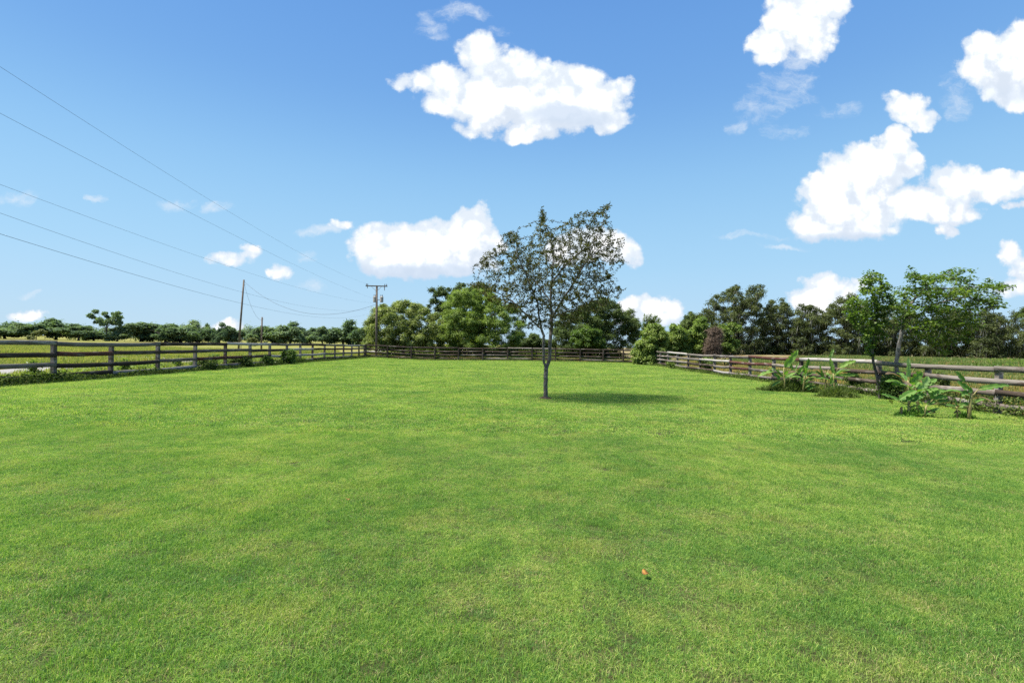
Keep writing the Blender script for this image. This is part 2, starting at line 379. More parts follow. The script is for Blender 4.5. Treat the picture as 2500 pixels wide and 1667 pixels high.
def build_road():
    m, t = newmat('pale_gravel'); g = t.n('ShaderNodeNewGeometry')
    n1 = t.noise(g.outputs['Position'], 30, 4, .7); n2 = t.noise(g.outputs['Position'], .8, 3, .6)
    c = t.mix(n1, (.20, .19, .175), (.33, .315, .29)); c = t.mix(t.mapr(n2, .55, .75, 0, .6), c, (.22, .20, .12))
    finish(t, bsdf(t, c, .95, .1, n1, .02, .8))
    def strip(name, cl, hw):
        V = []; Fq = []
        for k, (x, y) in enumerate(cl):
            x2, y2 = cl[min(k + 1, len(cl) - 1)]; x1, y1 = cl[max(k - 1, 0)]
            d = Vector((x2 - x1, y2 - y1)).normalized(); n = Vector((-d.y, d.x))
            for s in (-1, 1):
                w = hw * (1 + .12 * math.sin(k * 1.7 + s)); q = (x + n.x * w * s, y + n.y * w * s)
                V.append((q[0], q[1], gz(*q) + 0.006))
            if k: Fq.append((2 * k - 2, 2 * k - 1, 2 * k + 1, 2 * k))
        tag(obj(name, mesh_np(name, np.array(V), np.array(Fq)), m), kind='structure')
    strip('gravel_road', [(-21.2 - .03 * abs(y - 20) + .35 * math.sin(y * .11), y) for y in np.arange(-20, 120, 2.0)], 1.45)
    strip('gravel_track', [(-24.2 - s, 38.5 + .10 * s + .4 * math.sin(s * .15)) for s in np.arange(0, 90, 2.0)], 1.1)
build_road()

# ------------------------------------------------------------------ fences
def make_board(name, length, h, th, mat, parent, A, B, warp=0.0):
    """board whose local x runs from A to B (centre line); own mesh with slight bow and worn ends"""
    n = 8; V = []; Fq = []
    ph = random.random() * 6.28; e = [random.uniform(-.012, .012) for _ in range(4)]
    for k in range(n + 1):
        x = length * k / n
        dz = warp * math.sin(math.pi * k / n) + .006 * math.sin(ph + k * 1.3)
        dy = .008 * math.sin(ph * 1.7 + k * .9)
        hh = h * (1 + .035 * math.sin(ph + k * 2.1))
        xs = x + (e[0] if k == 0 else e[1] if k == n else 0)
        xt = x + (e[2] if k == 0 else e[3] if k == n else 0)
        V += [(xs, dy - th / 2, dz - hh / 2), (xs, dy + th / 2, dz - hh / 2), (xt, dy + th / 2, dz + hh / 2), (xt, dy - th / 2, dz + hh / 2)]
        if k:
            a = 4 * (k - 1)
            for j in range(4): Fq.append((a + j, a + (j + 1) % 4, a + 4 + (j + 1) % 4, a + 4 + j))
    Fq.append((3, 2, 1, 0)); a = 4 * n; Fq.append((a, a + 1, a + 2, a + 3))
    me = mesh_np(name, np.array(V), np.array(Fq))
    o = obj(name, me, mat, parent)
    d = (B - A).normalized(); y = Vector((0, 0, 1)).cross(d).normalized(); z = d.cross(y)
    o.matrix_local = Matrix(((d.x, y.x, z.x, A.x), (d.y, y.y, z.y, A.y), (d.z, y.z, z.z, A.z), (0, 0, 0, 1)))
    return o
def post_mesh(h, w):
    mb = MB()
    for a, b, s in ((-.35, h - .03, 1.0), (h - .03, h, .86)): mb.box((-w / 2 * s, -w / 2 * s, a), (w / 2 * s, w / 2 * s, b))
    me = bpy.data.meshes.new('post'); me.from_pydata(mb.v, [], mb.f); me.update(); return me
def fence(name, label, posts, side, heights, rails, bh, post_h, pw, post_mats):
    """posts: (x, y) list; side: unit normal (x, y) on which the boards are nailed; rails[r] = list of (i0, i1, wood)"""
    root = empty(name, (posts[0][0], posts[0][1], gz(*posts[0])), label, 'fence')
    o0 = root.location.copy()
    mesh_by = {}
    for i, (x, y) in enumerate(posts):
        k = post_mats[i % len(post_mats)]
        if k not in mesh_by:
            mesh_by[k] = post_mesh(post_h, pw); mesh_by[k].materials.append(WOOD[k])
        d = Vector((posts[min(i + 1, len(posts) - 1)][0] - posts[max(i - 1, 0)][0], posts[min(i + 1, len(posts) - 1)][1] - posts[max(i - 1, 0)][1]))
        p = obj('post', mesh_by[k], None, root, Vector((x, y, gz(x, y))) - o0)
        p.rotation_euler = (R(random.uniform(-1.2, 1.2)), R(random.uniform(-1.2, 1.2)), math.atan2(d.y, d.x)); p.scale = (1, 1, random.uniform(.97, 1.03))
    off = Vector((side[0], side[1], 0)) * (pw / 2 + .022)
    for r, bays in enumerate(rails):
        for i0, i1, k in bays:
            pts = []
            for i in (i0, i1):
                x, y = posts[i]; pts.append(Vector((x, y, gz(x, y) + heights[r] - bh / 2 + random.uniform(-.028, .028))) + off - o0)
            A, B = pts; d = (B - A).normalized(); A = A + d * .004; B = B - d * .004
            mid = 0.0
            if i1 - i0 == 2:
                xm, ym = posts[i0 + 1]; mid = gz(xm, ym) - (gz(*posts[i0]) + gz(*posts[i1])) / 2
            make_board('rail', (B - A).length, bh * random.uniform(.95, 1.04), .036, WOOD[k], root, A, B, mid + random.uniform(-.04, .015))
    return root
def rail_plan(n, start, seq):
    """joints every two bays starting with a bay of 1 or 2; seq: wood letters"""
    out = []; i = 0; step = start; j = 0
    while i < n - 1:
        k = min(i + step, n - 1); out.append((i, k, seq[j % len(seq)])); i = k; step = 2; j += 1
    return out
def px_post(px, Y):
    d = ray(px, 842); X = d.x / d.y * Y
    d = ray(px, 842 + 1.56 * F / Y); X = d.x / d.y * Y
    return (X, Y)
lp = [130, 269, 384, 475, 549, 610, 657, 699, 733, 762, 791.6, 816.5, 838, 858, 876]
left_posts = [(-15.75, 17.4 - 2.44 * k) for k in (3, 2, 1)] + [px_post(p, 17.4 + 2.44 * k) for k, p in enumerate(lp)]
cornerL = px_post(889, 54.1)
left_posts.append(cornerL)
nL = len(left_posts)          # index 3 is the post at px 130
left_rails = [
 [(0,1,'g'),(1,3,'m'),(3,5,'g'),(5,7,'d'),(7,9,'p'),(9,11,'g'),(11,13,'d'),(13,15,'g'),(15,17,'p'),(17,18,'g')],
 [(0,1,'d'),(1,3,'d'),(3,4,'r'),(4,6,'d'),(6,8,'m'),(8,10,'d'),(10,12,'p'),(12,14,'d'),(14,16,'r'),(16,18,'g')],
 [(0,1,'g'),(1,3,'g'),(3,5,'d'),(5,6,'m'),(6,8,'r'),(8,9,'d'),(9,11,'p'),(11,13,'p'),(13,15,'m'),(15,18,'g')],
 [(0,2,'d'),(2,4,'d'),(4,6,'p'),(6,8,'m'),(8,10,'g'),(10,12,'g'),(12,14,'d'),(14,16,'m'),(16,18,'d')]]
fence('left_board_fence', 'long four-board wooden fence along the left side of the lawn, beside the gravel road', left_posts, (1, 0), (1.37, 1.0, .63, .27), left_rails, .155, 1.33, .125, 'mgdmg')
bp = [945.7, 1003.5, 1061, 1119, 1178, 1239, 1299, 1356, 1416, 1472, 1521.5]
back_posts = [(cornerL[0] + .20, cornerL[1] - .12)] + [px_post(p, 54.1 - 3.0 * (k + 1) / 12) for k, p in enumerate(bp)] + [(12.95, 51.2)]
nb = len(back_posts)
back_rails = [rail_plan(nb, 2, 'dddmddd'), rail_plan(nb, 1, 'ddddddd'), rail_plan(nb, 2, 'ddmddd'), rail_plan(nb, 1, 'dddmdgd')]
fence('back_board_fence', 'dark four-board wooden fence closing the far end of the lawn', back_posts, (0.1, 1), (1.36, 1.0, .64, .29), back_rails, .15, 1.37, .135, 'dddd')
XR = 13.0
right_posts = [(XR, 51.2 - 2.12 * k) for k in range(4)]
rp = [1632, 1655, 1681, 1711, 1745.6, 1785, 1832, 1889.5, 1957, 2039, 2147, 2267, 2438]
right_posts += [(XR, XR * F / (p - 1250)) for p in rp]
right_posts += [(XR, right_posts[-1][1] - 2.44 * k) for k in (1, 2, 3)]
nr = len(right_posts)         # index 4 is px 1632
right_rails = [
 [(0,2,'m'),(2,4,'m'),(4,6,'p'),(6,8,'g'),(8,10,'m'),(10,12,'r'),(12,14,'p'),(14,16,'g'),(16,18,'g'),(18,19,'m')],
 [(0,2,'d'),(2,4,'m'),(4,5,'m'),(5,7,'g'),(7,9,'p'),(9,11,'r'),(11,13,'g'),(13,15,'d'),(15,17,'g'),(17,19,'g')],
 [(0,2,'d'),(2,4,'m'),(4,6,'g'),(6,8,'d'),(8,9,'g'),(9,10,'r'),(10,12,'m'),(12,14,'d'),(14,16,'m'),(16,18,'d'),(18,19,'m')],
 [(0,2,'d'),(2,4,'d'),(4,6,'g'),(6,8,'d'),(8,9,'p'),(9,11,'m'),(11,13,'d'),(13,15,'m'),(15,17,'m'),(17,19,'d')]]
fence('right_board_fence', 'weathered grey and red-brown board fence on the right, behind the banana plants', right_posts, (-1, 0), (1.27, .945, .62, .30), right_rails, .15, 1.24, .125, 'gmdgm')

# ------------------------------------------------------------------ grass
def blade_patch(name, size, n, hmin, hmax, w, mat, lean=.5):
    r2 = np.random.default_rng(abs(hash(name)) % 1000 if False else sum(map(ord, name)))
    xy = r2.uniform(-size / 2, size / 2, (n, 2)); h = r2.uniform(hmin, hmax, n); a = r2.uniform(0, 6.283, n)
    ln = np.abs(r2.normal(0, lean, n)); wd = w * r2.uniform(.6, 1.3, n); ta = r2.uniform(0, 6.283, n)
    side = np.stack([np.cos(a), np.sin(a), 0 * a], 1); tl = np.stack([np.cos(ta), np.sin(ta), 0 * a], 1)
    base = np.concatenate([xy, np.full((n, 1), -.004)], 1); up = np.array([0, 0, 1.0])
    mid = base + up * (h * .6)[:, None] + tl * (h * ln * .35)[:, None]
    tip = base + up * (h * (1 - .25 * np.minimum(ln, 1.5)))[:, None] + tl * (h * ln * 1.0)[:, None]
    V = np.stack([base - side * wd[:, None] / 2, base + side * wd[:, None] / 2, mid + side * wd[:, None] * .42, mid - side * wd[:, None] * .42, tip], 1)
    i = np.arange(n)[:, None] * 5
    return mesh_np(name, V.reshape(-1, 3), [np.concatenate([i, i + 1, i + 2, i + 3], 1), np.concatenate([i + 3, i + 2, i + 4], 1)])
def grass_mat(name, stops, dry, dry2=(.34, .33, .12), clov=(.06, .17, .045), *, s1=.45, s2=2.2, tipz=.032, tip=(2.55, 1.98, 1.6)):
    m, t = newmat(name); g = t.n('ShaderNodeNewGeometry'); oi = t.n('ShaderNodeObjectInfo'); P = g.outputs['Position']
    n1 = t.noise(P, s1, 3, .55); n2 = t.noise(P, s2, 3, .6); n3 = t.noise(P, s2 * 5, 2, .6)
    f = t.m('ADD', t.m('MULTIPLY_ADD', n1, 1.1, -.25), t.m('MULTIPLY_ADD', n2, .8, -.4))
    f = t.m('ADD', f, t.m('MULTIPLY_ADD', n3, .5, -.25))
    f = t.m('ADD', f, t.m('MULTIPLY_ADD', g.outputs['Random Per Island'], .85, -.42))
    c = t.ramp(f, stops)
    n4 = t.noise(t.v('ADD', P, (31, 17, 0)), s2 * .62, 4, .7); n5 = t.noise(t.v('ADD', P, (7, 53, 0)), s2 * 1.7, 3, .6)
    c = t.mix(t.mapr(n4, .52, .72, 0, .34), c, dry2)
    c = t.mix(t.mapr(n5, .60, .70, 0, .55), c, clov)
    dr = t.m('GREATER_THAN', t.m('ADD', g.outputs['Random Per Island'], t.m('MULTIPLY_ADD', n2, .8, -.4)), .93)
    c = t.mix(t.m('MULTIPLY', dr, .8), c, dry)
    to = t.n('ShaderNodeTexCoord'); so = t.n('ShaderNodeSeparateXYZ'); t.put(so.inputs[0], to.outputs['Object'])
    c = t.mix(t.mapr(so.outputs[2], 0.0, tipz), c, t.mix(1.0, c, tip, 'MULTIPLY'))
    p = bsdf(t, c, .55, .3)
    tr = t.n('ShaderNodeBsdfTranslucent'); t.put(tr.inputs[0], t.mix(1.0, c, (1.2, 1.35, .7), 'MULTIPLY'))
    mx = t.n('ShaderNodeMixShader'); mx.inputs[0].default_value = .45
    t.t.links.new(p.outputs[0], mx.inputs[1]); t.t.links.new(tr.outputs[0], mx.inputs[2]); finish(t, mx); return m
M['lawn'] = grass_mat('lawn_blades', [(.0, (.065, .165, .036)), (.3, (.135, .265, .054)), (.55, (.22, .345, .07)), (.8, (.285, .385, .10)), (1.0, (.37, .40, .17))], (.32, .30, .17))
M['meadow'] = grass_mat('meadow_blades', [(.1, (.15, .19, .04)), (.5, (.26, .28, .065)), (.9, (.38, .35, .10))], (.38, .29, .12), s1=.15, s2=.8, tipz=.2, tip=(1.4, 1.3, 1.2))
M['fieldg'] = grass_mat('field_blades', [(.1, (.06, .12, .03)), (.45, (.13, .19, .05)), (.7, (.24, .22, .08)), (.95, (.36, .23, .10))], (.42, .26, .12), s1=.2, s2=.9, tipz=.2, tip=(1.3, 1.25, 1.2))
M['dryf'] = grass_mat('dry_blades', [(.1, (.16, .18, .05)), (.45, (.30, .24, .08)), (.7, (.40, .25, .10)), (.95, (.46, .30, .16))], (.42, .22, .08), s1=.3, s2=1.2, tipz=.2, tip=(1.3, 1.25, 1.2))
def scatter(name, label, patches, pts, rot, scl, idx, mat):
    """one 'stuff' object: patches instanced on points by geometry nodes"""
    coll = bpy.data.collections.new(name + '_patches')
    for k, me in enumerate(patches):
        me.materials.append(mat); o = bpy.data.objects.new('%s_patch_%02d' % (name, k), me); coll.objects.link(o)
    me = bpy.data.meshes.new(name); me.vertices.add(len(pts)); me.vertices.foreach_set('co', np.ascontiguousarray(pts, np.float32).ravel())
    for nm, typ, arr, key in (('rot', 'FLOAT_VECTOR', rot, 'vector'), ('scl', 'FLOAT_VECTOR', scl, 'vector'), ('idx', 'INT', idx, 'value')):
        at_ = me.attributes.new(nm, typ, 'POINT'); at_.data.foreach_set(key, np.ascontiguousarray(arr, np.int32 if typ == 'INT' else np.float32).ravel())
    o = obj(name, me, mat); tag(o, label, None, None, 'stuff')
    ng = bpy.data.node_groups.new(name + '_nodes', 'GeometryNodeTree')
    ng.interface.new_socket('Geometry', in_out='INPUT', socket_type='NodeSocketGeometry')
    ng.interface.new_socket('Geometry', in_out='OUTPUT', socket_type='NodeSocketGeometry')
    N = ng.nodes; L = ng.links
    gi = N.new('NodeGroupInput'); go = N.new('NodeGroupOutput'); ip = N.new('GeometryNodeInstanceOnPoints'); ci = N.new('GeometryNodeCollectionInfo')
    ci.inputs['Collection'].default_value = coll; ci.inputs['Separate Children'].default_value = True; ci.inputs['Reset Children'].default_value = True
    def attr(nm, dt):
        a = N.new('GeometryNodeInputNamedAttribute'); a.data_type = dt; a.inputs['Name'].default_value = nm; return a.outputs['Attribute']
    er = N.new('FunctionNodeEulerToRotation')
    L.new(attr('rot', 'FLOAT_VECTOR'), er.inputs[0])
    L.new(gi.outputs[0], ip.inputs['Points']); L.new(ci.outputs[0], ip.inputs['Instance']); ip.inputs['Pick Instance'].default_value = True
    L.new(attr('idx', 'INT'), ip.inputs['Instance Index']); L.new(er.outputs[0], ip.inputs['Rotation']); L.new(attr('scl', 'FLOAT_VECTOR'), ip.inputs['Scale'])
    L.new(ip.outputs[0], go.inputs[0])
    md = o.modifiers.new('scatter', 'NODES'); md.node_group = ng
    return o
def grid_pts(step, keep):
    xs = np.arange(-130, 110, step); ys = np.arange(-2, 200, step)
    X, Y = np.meshgrid(xs, ys); X = X + rng.uniform(-.35, .35, X.shape) * step; Y = Y + rng.uniform(-.35, .35, Y.shape) * step
    k = keep(X, Y); return np.stack([X[k], Y[k], ground_z(X[k], Y[k])], 1)
def in_view(X, Y, m=1.25): return (np.abs(X) < Y * m + 2.0) & (Y > .3)
def in_lawn(X, Y): return (X > -15.6) & (X < 13.05) & (Y < 54.2 - (X + 15.6) * .105)
def scatter_lawn():
    NEAR = [blade_patch('nearturf%d' % k, .36, 2100, .012, .034, .0026, None, .95) for k in range(5)]
    MID = [blade_patch('midturf%d' % k, .72, 1500, .018, .042, .0075, None, 1.0) for k in range(4)]
    FAR = [blade_patch('farturf%d' % k, 1.5, 1900, .02, .045, .016, None, 1.1) for k in range(4)]
    specs = [(.22, 0, 5, lambda X, Y: in_view(X, Y) & in_lawn(X, Y) & (Y < 9.0)),
             (.46, 5, 4, lambda X, Y: in_view(X, Y, 1.15) & in_lawn(X, Y) & (Y >= 8.9) & (Y < 24)),
             (.95, 9, 4, lambda X, Y: in_lawn(X, Y) & (Y >= 23.6))]
    P, I, S = [], [], []
    for step, i0, n, keep in specs:
        p = grid_pts(step, keep); P.append(p); I.append(rng.integers(i0, i0 + n, len(p)))
        # taller tufts where the turf grows uneven
        u = np.sin(p[:, 0] * .9 + 1.7 * np.sin(p[:, 1] * .6)) * np.sin(p[:, 1] * 1.1 + .8 * np.sin(p[:, 0] * .7))
        s = 1 + .30 * u + rng.normal(0, .14, len(p)) + .55 * (rng.uniform(0, 1, len(p)) < .05)
        S.append(np.stack([np.ones(len(p)), np.ones(len(p)), np.clip(s, .55, 1.9)], 1))
    P = np.concatenate(P); I = np.concatenate(I); S = np.concatenate(S)
    rot = np.stack([0 * I, 0 * I, rng.uniform(0, 6.283, len(I))], 1)
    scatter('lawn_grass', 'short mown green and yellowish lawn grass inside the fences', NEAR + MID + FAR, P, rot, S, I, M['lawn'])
scatter_lawn()
def scatter_fields():
    A = [blade_patch('meadowtuft%d' % k, 1.3, 420, .08, .28, .022, None, .5) for k in range(4)]
    keep = lambda X, Y: in_view(X, Y, 1.15) & (X < -16.3) & (Y < 75) & (np.abs(X + 21.3 + .03 * np.abs(Y - 20)) > 2.2) & ~((X < -23) & (np.abs(Y - 38.5 - .1 * (-X - 24.2)) < 1.6))
    p = grid_pts(1.15, keep)
    rot = np.stack([np.zeros(len(p)), np.zeros(len(p)), rng.uniform(0, 6.28, len(p))], 1)
    s = rng.uniform(.6, 1.35, (len(p), 1)) * np.ones((1, 3))
    scatter('meadow_grass', 'yellow-green rough meadow grass beyond the left fence', A, p, rot, s, rng.integers(0, 4, len(p)), M['meadow'])
    A2 = [blade_patch('fieldtuft%d' % k, 1.2, 330, .10, .34, .022, None, .5) for k in range(4)]
    keep = lambda X, Y: in_view(X, Y, 1.15) & (((X > 13.5) & (Y < 62) & (X < 62)) | ((Y > 54.5) & (X > -16) & (X < 16) & (Y < 70)))
    p = grid_pts(1.1, keep)
    # bare sandy gaps between the plants
    gap = np.sin(p[:, 0] * .55 + np.sin(p[:, 1] * .4)) * np.sin(p[:, 1] * .8) > .55
    p = p[~(gap & (p[:, 0] > 22))]
    rot = np.stack([np.zeros(len(p)), np.zeros(len(p)), rng.uniform(0, 6.28, len(p))], 1)
    dry = (p[:, 0] < 25) & (p[:, 1] < 60) & (rng.uniform(0, 1, len(p)) < .75); pd = p[dry]; p = p[~dry]; rd = rot[dry]; rot = rot[~dry]
    A3 = [blade_patch('drytuft%d' % k, 1.2, 330, .10, .30, .020, None, .5) for k in range(3)]
    scatter('dry_field_grass', 'orange-tan dry grass just beyond the right fence', A3, pd, rd, rng.uniform(.55, 1.2, (len(pd), 1)) * np.ones((1, 3)), rng.integers(0, 3, len(pd)), M['dryf'])
    s = rng.uniform(.55, 1.3, (len(p), 1)) * np.ones((1, 3))
    scatter('field_grass', 'green and orange-tan field grass beyond the right and back fences', A2, p, rot, s, rng.integers(0, 4, len(p)), M['fieldg'])
scatter_fields()

# ------------------------------------------------------------------ trees
def in_poly(poly, x, y):
    poly = np.asarray(poly, float); c = np.zeros(len(x), bool); j = len(poly) - 1
    for i in range(len(poly)):
        xi, yi = poly[i]; xj, yj = poly[j]
        c ^= ((yi > y) != (yj > y)) & (x < (xj - xi) * (y - yi) / (yj - yi + 1e-9) + xi); j = i
    return c
def at_np(px, py, Y):
    d = np.array(_fw)[None] + np.array(_r)[None] * ((px - W / 2) / F)[:, None] - np.array(_u)[None] * ((py - H / 2) / F)[:, None]
    return np.array(CAM)[None] + d * (Y / d[:, 1])[:, None]
def clump_crown(poly, Y, depth, nclump, rclump, inset=0.0):
    """clump centres inside a traced outline that is given real depth"""
    P = np.asarray(poly, float); x0, y0 = P.min(0); x1, y1 = P.max(0); C = []
    cx = (x0 + x1) / 2; hw = (x1 - x0) / 2
    rp_ = rclump * F / Y * .75
    while len(C) < nclump:
        x = rng.uniform(x0, x1, 400); y = rng.uniform(y0, y1, 400)
        ok = in_poly(P, x, y)
        for dx, dy in ((rp_, 0), (-rp_, 0), (0, -rp_)): ok &= in_poly(P, x + dx, y + dy)
        x = x[ok]; y = y[ok]
        if not len(x): rp_ *= .8; continue
        dd = depth * np.sqrt(np.clip(1 - ((x - cx) / hw) ** 2 * .8, .08, 1)) * np.sqrt(np.clip(1.05 - ((y1 - y) / (y1 - y0)) ** 2 * .7, .1, 1))
        q = at_np(x, y, Y + dd * rng.uniform(-1, 1, len(x)))
        C += list(q)
    C = np.array(C[:nclump]); Rr = rclump * rng.uniform(.65, 1.3, nclump)
    return C, Rr
def leaves_on_clumps(name, C, Rr, n, ls, lw, droop=.15, flat=.75, fill=.45, sprig=.13):
    k = rng.choice(len(C), n, p=(Rr ** 2) / np.sum(Rr ** 2))
    d = unit(rng.normal(size=(n, 3))); d[:, 2] = np.where(d[:, 2] < -.3, d[:, 2] * rng.choice([-1, .6], n), d[:, 2]); d = unit(d)
    rad = (1 - np.abs(rng.normal(0, fill, n))); spr = rng.uniform(0, 1, n) < sprig; rad = np.where(spr, rng.uniform(1.0, 1.45, n), rad)
    lump = 1 + .22 * np.sin(d[:, 0] * 5 + k) * np.sin(d[:, 1] * 6 + k * 1.7) + .15 * np.sin(d[:, 2] * 9 + k)
    p = C[k] + d * (Rr[k] * rad * lump)[:, None] * np.array([1, 1, flat])
    nr_ = d * .8 + np.array([0, 0, .6]) + rng.normal(0, .55, (n, 3))
    ax = rng.normal(size=(n, 3)) + d * .6 - np.array([0, 0, droop * 3])
    return leaf_mesh(name, p, nr_, ls * rng.uniform(.6, 1.3, n), lw * rng.uniform(.7, 1.2, n), ax)
def limbs(mb, base, top, r0, C, Rr, nlimb, side=6, wob=.06):
    """trunk from base to top then limbs to the clump centres"""
    base = Vector(base); top = Vector(top); hgt = (top - base).length
    K = 6; pts = []; rads = []
    for k in range(K + 1):
        t = k / K; p = base.lerp(top, t); w = hgt * wob * math.sin(t * 3.1) * .5
        pts.append(p + Vector((math.sin(t * 5 + base.x) * w, math.cos(t * 4 + base.y) * w, 0))); rads.append(r0 * (1.25 - .25 * min(1, t * 6)) * (1 - .62 * t))
    pts[0] = base - Vector((0, 0, .15)); mb.tube(pts, rads, side + 2)
    sel = rng.permutation(len(C))[:nlimb]
    for i in sel:
        c = Vector(C[i]); t = min(.97, max(.3, (c.z - base.z) / max(hgt, .1) * .62 + rng.uniform(-.12, .05))); k = t * K; a = int(k); s = pts[a].lerp(pts[min(a + 1, K)], k - a)
        rr = rads[min(a, K)] * .40
        m1 = s.lerp(c, .45) + Vector((rng.normal() * .12, rng.normal() * .12, .10 * (c - s).length * rng.uniform(-.3, 1)))
        m2 = s.lerp(c, .78) + Vector((rng.normal() * .1, rng.normal() * .1, .04 * (c - s).length))
        mb.tube([s, m1, m2, c + (c - m2) * .3], [rr, rr * .62, rr * .38, rr * .12], side)
def ground_under(px, Y):
    d = ray(px, 850); X = d.x / d.y * Y; z = gz(X, Y)
    for _ in range(3):
        py = 842 + (px - 1250) * .0216 + (1.56 - z) * F / Y; d = ray(px, py); X = d.x / d.y * Y; z = gz(X, Y)
    return Vector((X, Y, z))
DENS, LSZ = 2.9, 1.2
def tree_from_outline(name, label, cat, poly, Y, depth, basepx, nclump, rclump, nleaf, ls, lw, mat, trunk_r, trunk_top=.55, bark='bark_dark', nlimb=None, group=None, droop=.15, flat=.75, fill=.45, lean=0.0, moss=0, cn=2.2, cr=.74):
    b = ground_under(basepx, Y); root = empty(name, b, label, cat, group)
    C, Rr = clump_crown(poly, Y, depth, int(nclump * cn), rclump * cr)
    nleaf = int(nleaf * DENS); ls *= LSZ; lw *= LSZ
    top = Vector((C[:, 0].mean() + lean, C[:, 1].mean(), b.z + (C[:, 2].max() - b.z) * trunk_top + .2))
    C0 = C - np.array(b); mb = MB(); limbs(mb, Vector((0, 0, 0)), top - b, trunk_r, C0, Rr, nlimb or min(len(C), 26))
    mb.build('trunk', M[bark], root, smooth=True)
    me = leaves_on_clumps('crown', C0, Rr, nleaf, ls, lw, droop, flat, fill); obj('crown', me, M[mat], root)
    if moss:
        k = rng.choice(len(C0), moss); n = moss
        p = C0[k] + rng.normal(0, .5, (n, 3)) * Rr[k][:, None]; p[:, 2] -= Rr[k] * .4
        ax = np.tile([0, 0, -1.0], (n, 1)) + rng.normal(0, .12, (n, 3)); nn = rng.normal(size=(n, 3)); nn[:, 2] = 0
        ln = np.minimum(rng.uniform(.5, 1.7, n), np.maximum(p[:, 2] - .2, .2))
        tag(obj('hanging_moss', leaf_mesh('hanging_moss', p, nn, ln, rng.uniform(.05, .16, n), ax, .05), M['moss'], root), kind='stuff')
    return root

# behind the back fence
tree_from_outline('round_tree', 'dense rounded yellow-green tree behind the transformer pole', 'tree',
    [(886,852),(886,805),(897,765),(912,748),(940,738),(955,732),(985,728),(1003,740),(1022,738),(1040,752),(1072,762),(1088,790),(1085,852)], 61, 4.2, 985, 120, .62, 30000, .17, .075, 'mango', .16, .5)
tree_from_outline('leafy_tree', 'tall dark glossy tree poking above the light green one, left of the young tree', 'tree',
    [(1036,745),(1046,705),(1062,692),(1085,702),(1118,694),(1128,684),(1142,696),(1185,690),(1206,705),(1215,760),(1215,830),(1040,830)], 69, 3.4, 1120, 80, .62, 12000, .24, .11, 'dark', .18, .7)
tree_from_outline('leafy_tree', 'broad light green tree behind the middle of the back fence', 'tree',
    [(1064,852),(1070,795),(1080,748),(1104,716),(1140,698),(1170,703),(1206,712),(1240,728),(1268,757),(1288,800),(1300,835),(1300,852)], 62, 4.4, 1170, 140, .66, 34000, .19, .06, 'light', .17, .55, droop=.35)
tree_from_outline('dark_shrub', 'low dark shrub in the gap behind the young tree trunk', 'shrub',
    [(1268,852),(1276,832),(1290,818),(1306,814),(1326,822),(1350,835),(1352,852)], 59, 1.4, 1310, 22, .42, 5000, .16, .08, 'dark', .06, .6)
tree_from_outline('spreading_oak', 'dark spreading tree behind the back fence, right of the young tree', 'tree',
    [(1338,852),(1342,800),(1362,768),(1398,756),(1436,733),(1478,722),(1508,738),(1542,757),(1566,790),(1572,822),(1545,850)], 65, 4.6, 1488, 120, .72, 26000, .17, .085, 'dark', .22, .55, fill=.4)
tree_from_outline('green_shrub', 'rounded mid-green shrub below the dark spreading tree', 'shrub',
    [(1388,854),(1388,820),(1402,804),(1430,796),(1462,806),(1478,826),(1480,854)], 59, 1.8, 1435, 36, .46, 9000, .16, .08, 'redbud', .07, .6)
# corner thicket at the right end of the back fence
tree_from_outline('vine_thicket', 'tall thicket of vines swallowing the far right corner of the fence', 'shrub',
    [(1546,892),(1540,862),(1556,836),(1572,815),(1584,796),(1602,786),(1618,800),(1630,815),(1636,840),(1634,870),(1646,895)], 47.0, 1.3, 1592, 90, .42, 24000, .13, .08, 'bush', .07, .6)
tree_from_outline('green_shrub', 'bushy bright green shrub behind the far end of the right fence', 'shrub',
    [(1624,866),(1622,812),(1634,795),(1642,785),(1654,792),(1668,805),(1684,832),(1690,866)], 48.5, 1.6, 1655, 54, .44, 13000, .14, .085, 'bush', .07, .6)
tree_from_outline('green_sapling', 'pale green pointed sapling left of the dead brown vine tangle', 'shrub',
    [(1668,866),(1678,815),(1692,792),(1704,778),(1714,768),(1724,782),(1736,800),(1740,830),(1736,866)], 50, 1.4, 1706, 48, .42, 10000, .15, .08, 'light', .06, .7)
tree_from_outline('dead_vine_tangle', 'grey-brown dead vine tangle standing above the right fence', 'shrub',
    [(1720,868),(1724,822),(1736,802),(1752,796),(1762,812),(1760,845),(1758,868)], 47.5, .8, 1740, 26, .34, 5200, .34, .02, 'dead', .05, .7)
tree_from_outline('green_sapling', 'pale green spreading sapling right of the dead brown vine tangle', 'shrub',
    [(1750,868),(1752,805),(1765,790),(1790,785),(1808,800),(1796,818),(1806,840),(1790,850),(1776,868)], 49.5, 1.1, 1768, 38, .36, 7600, .14, .08, 'bush', .05, .7)
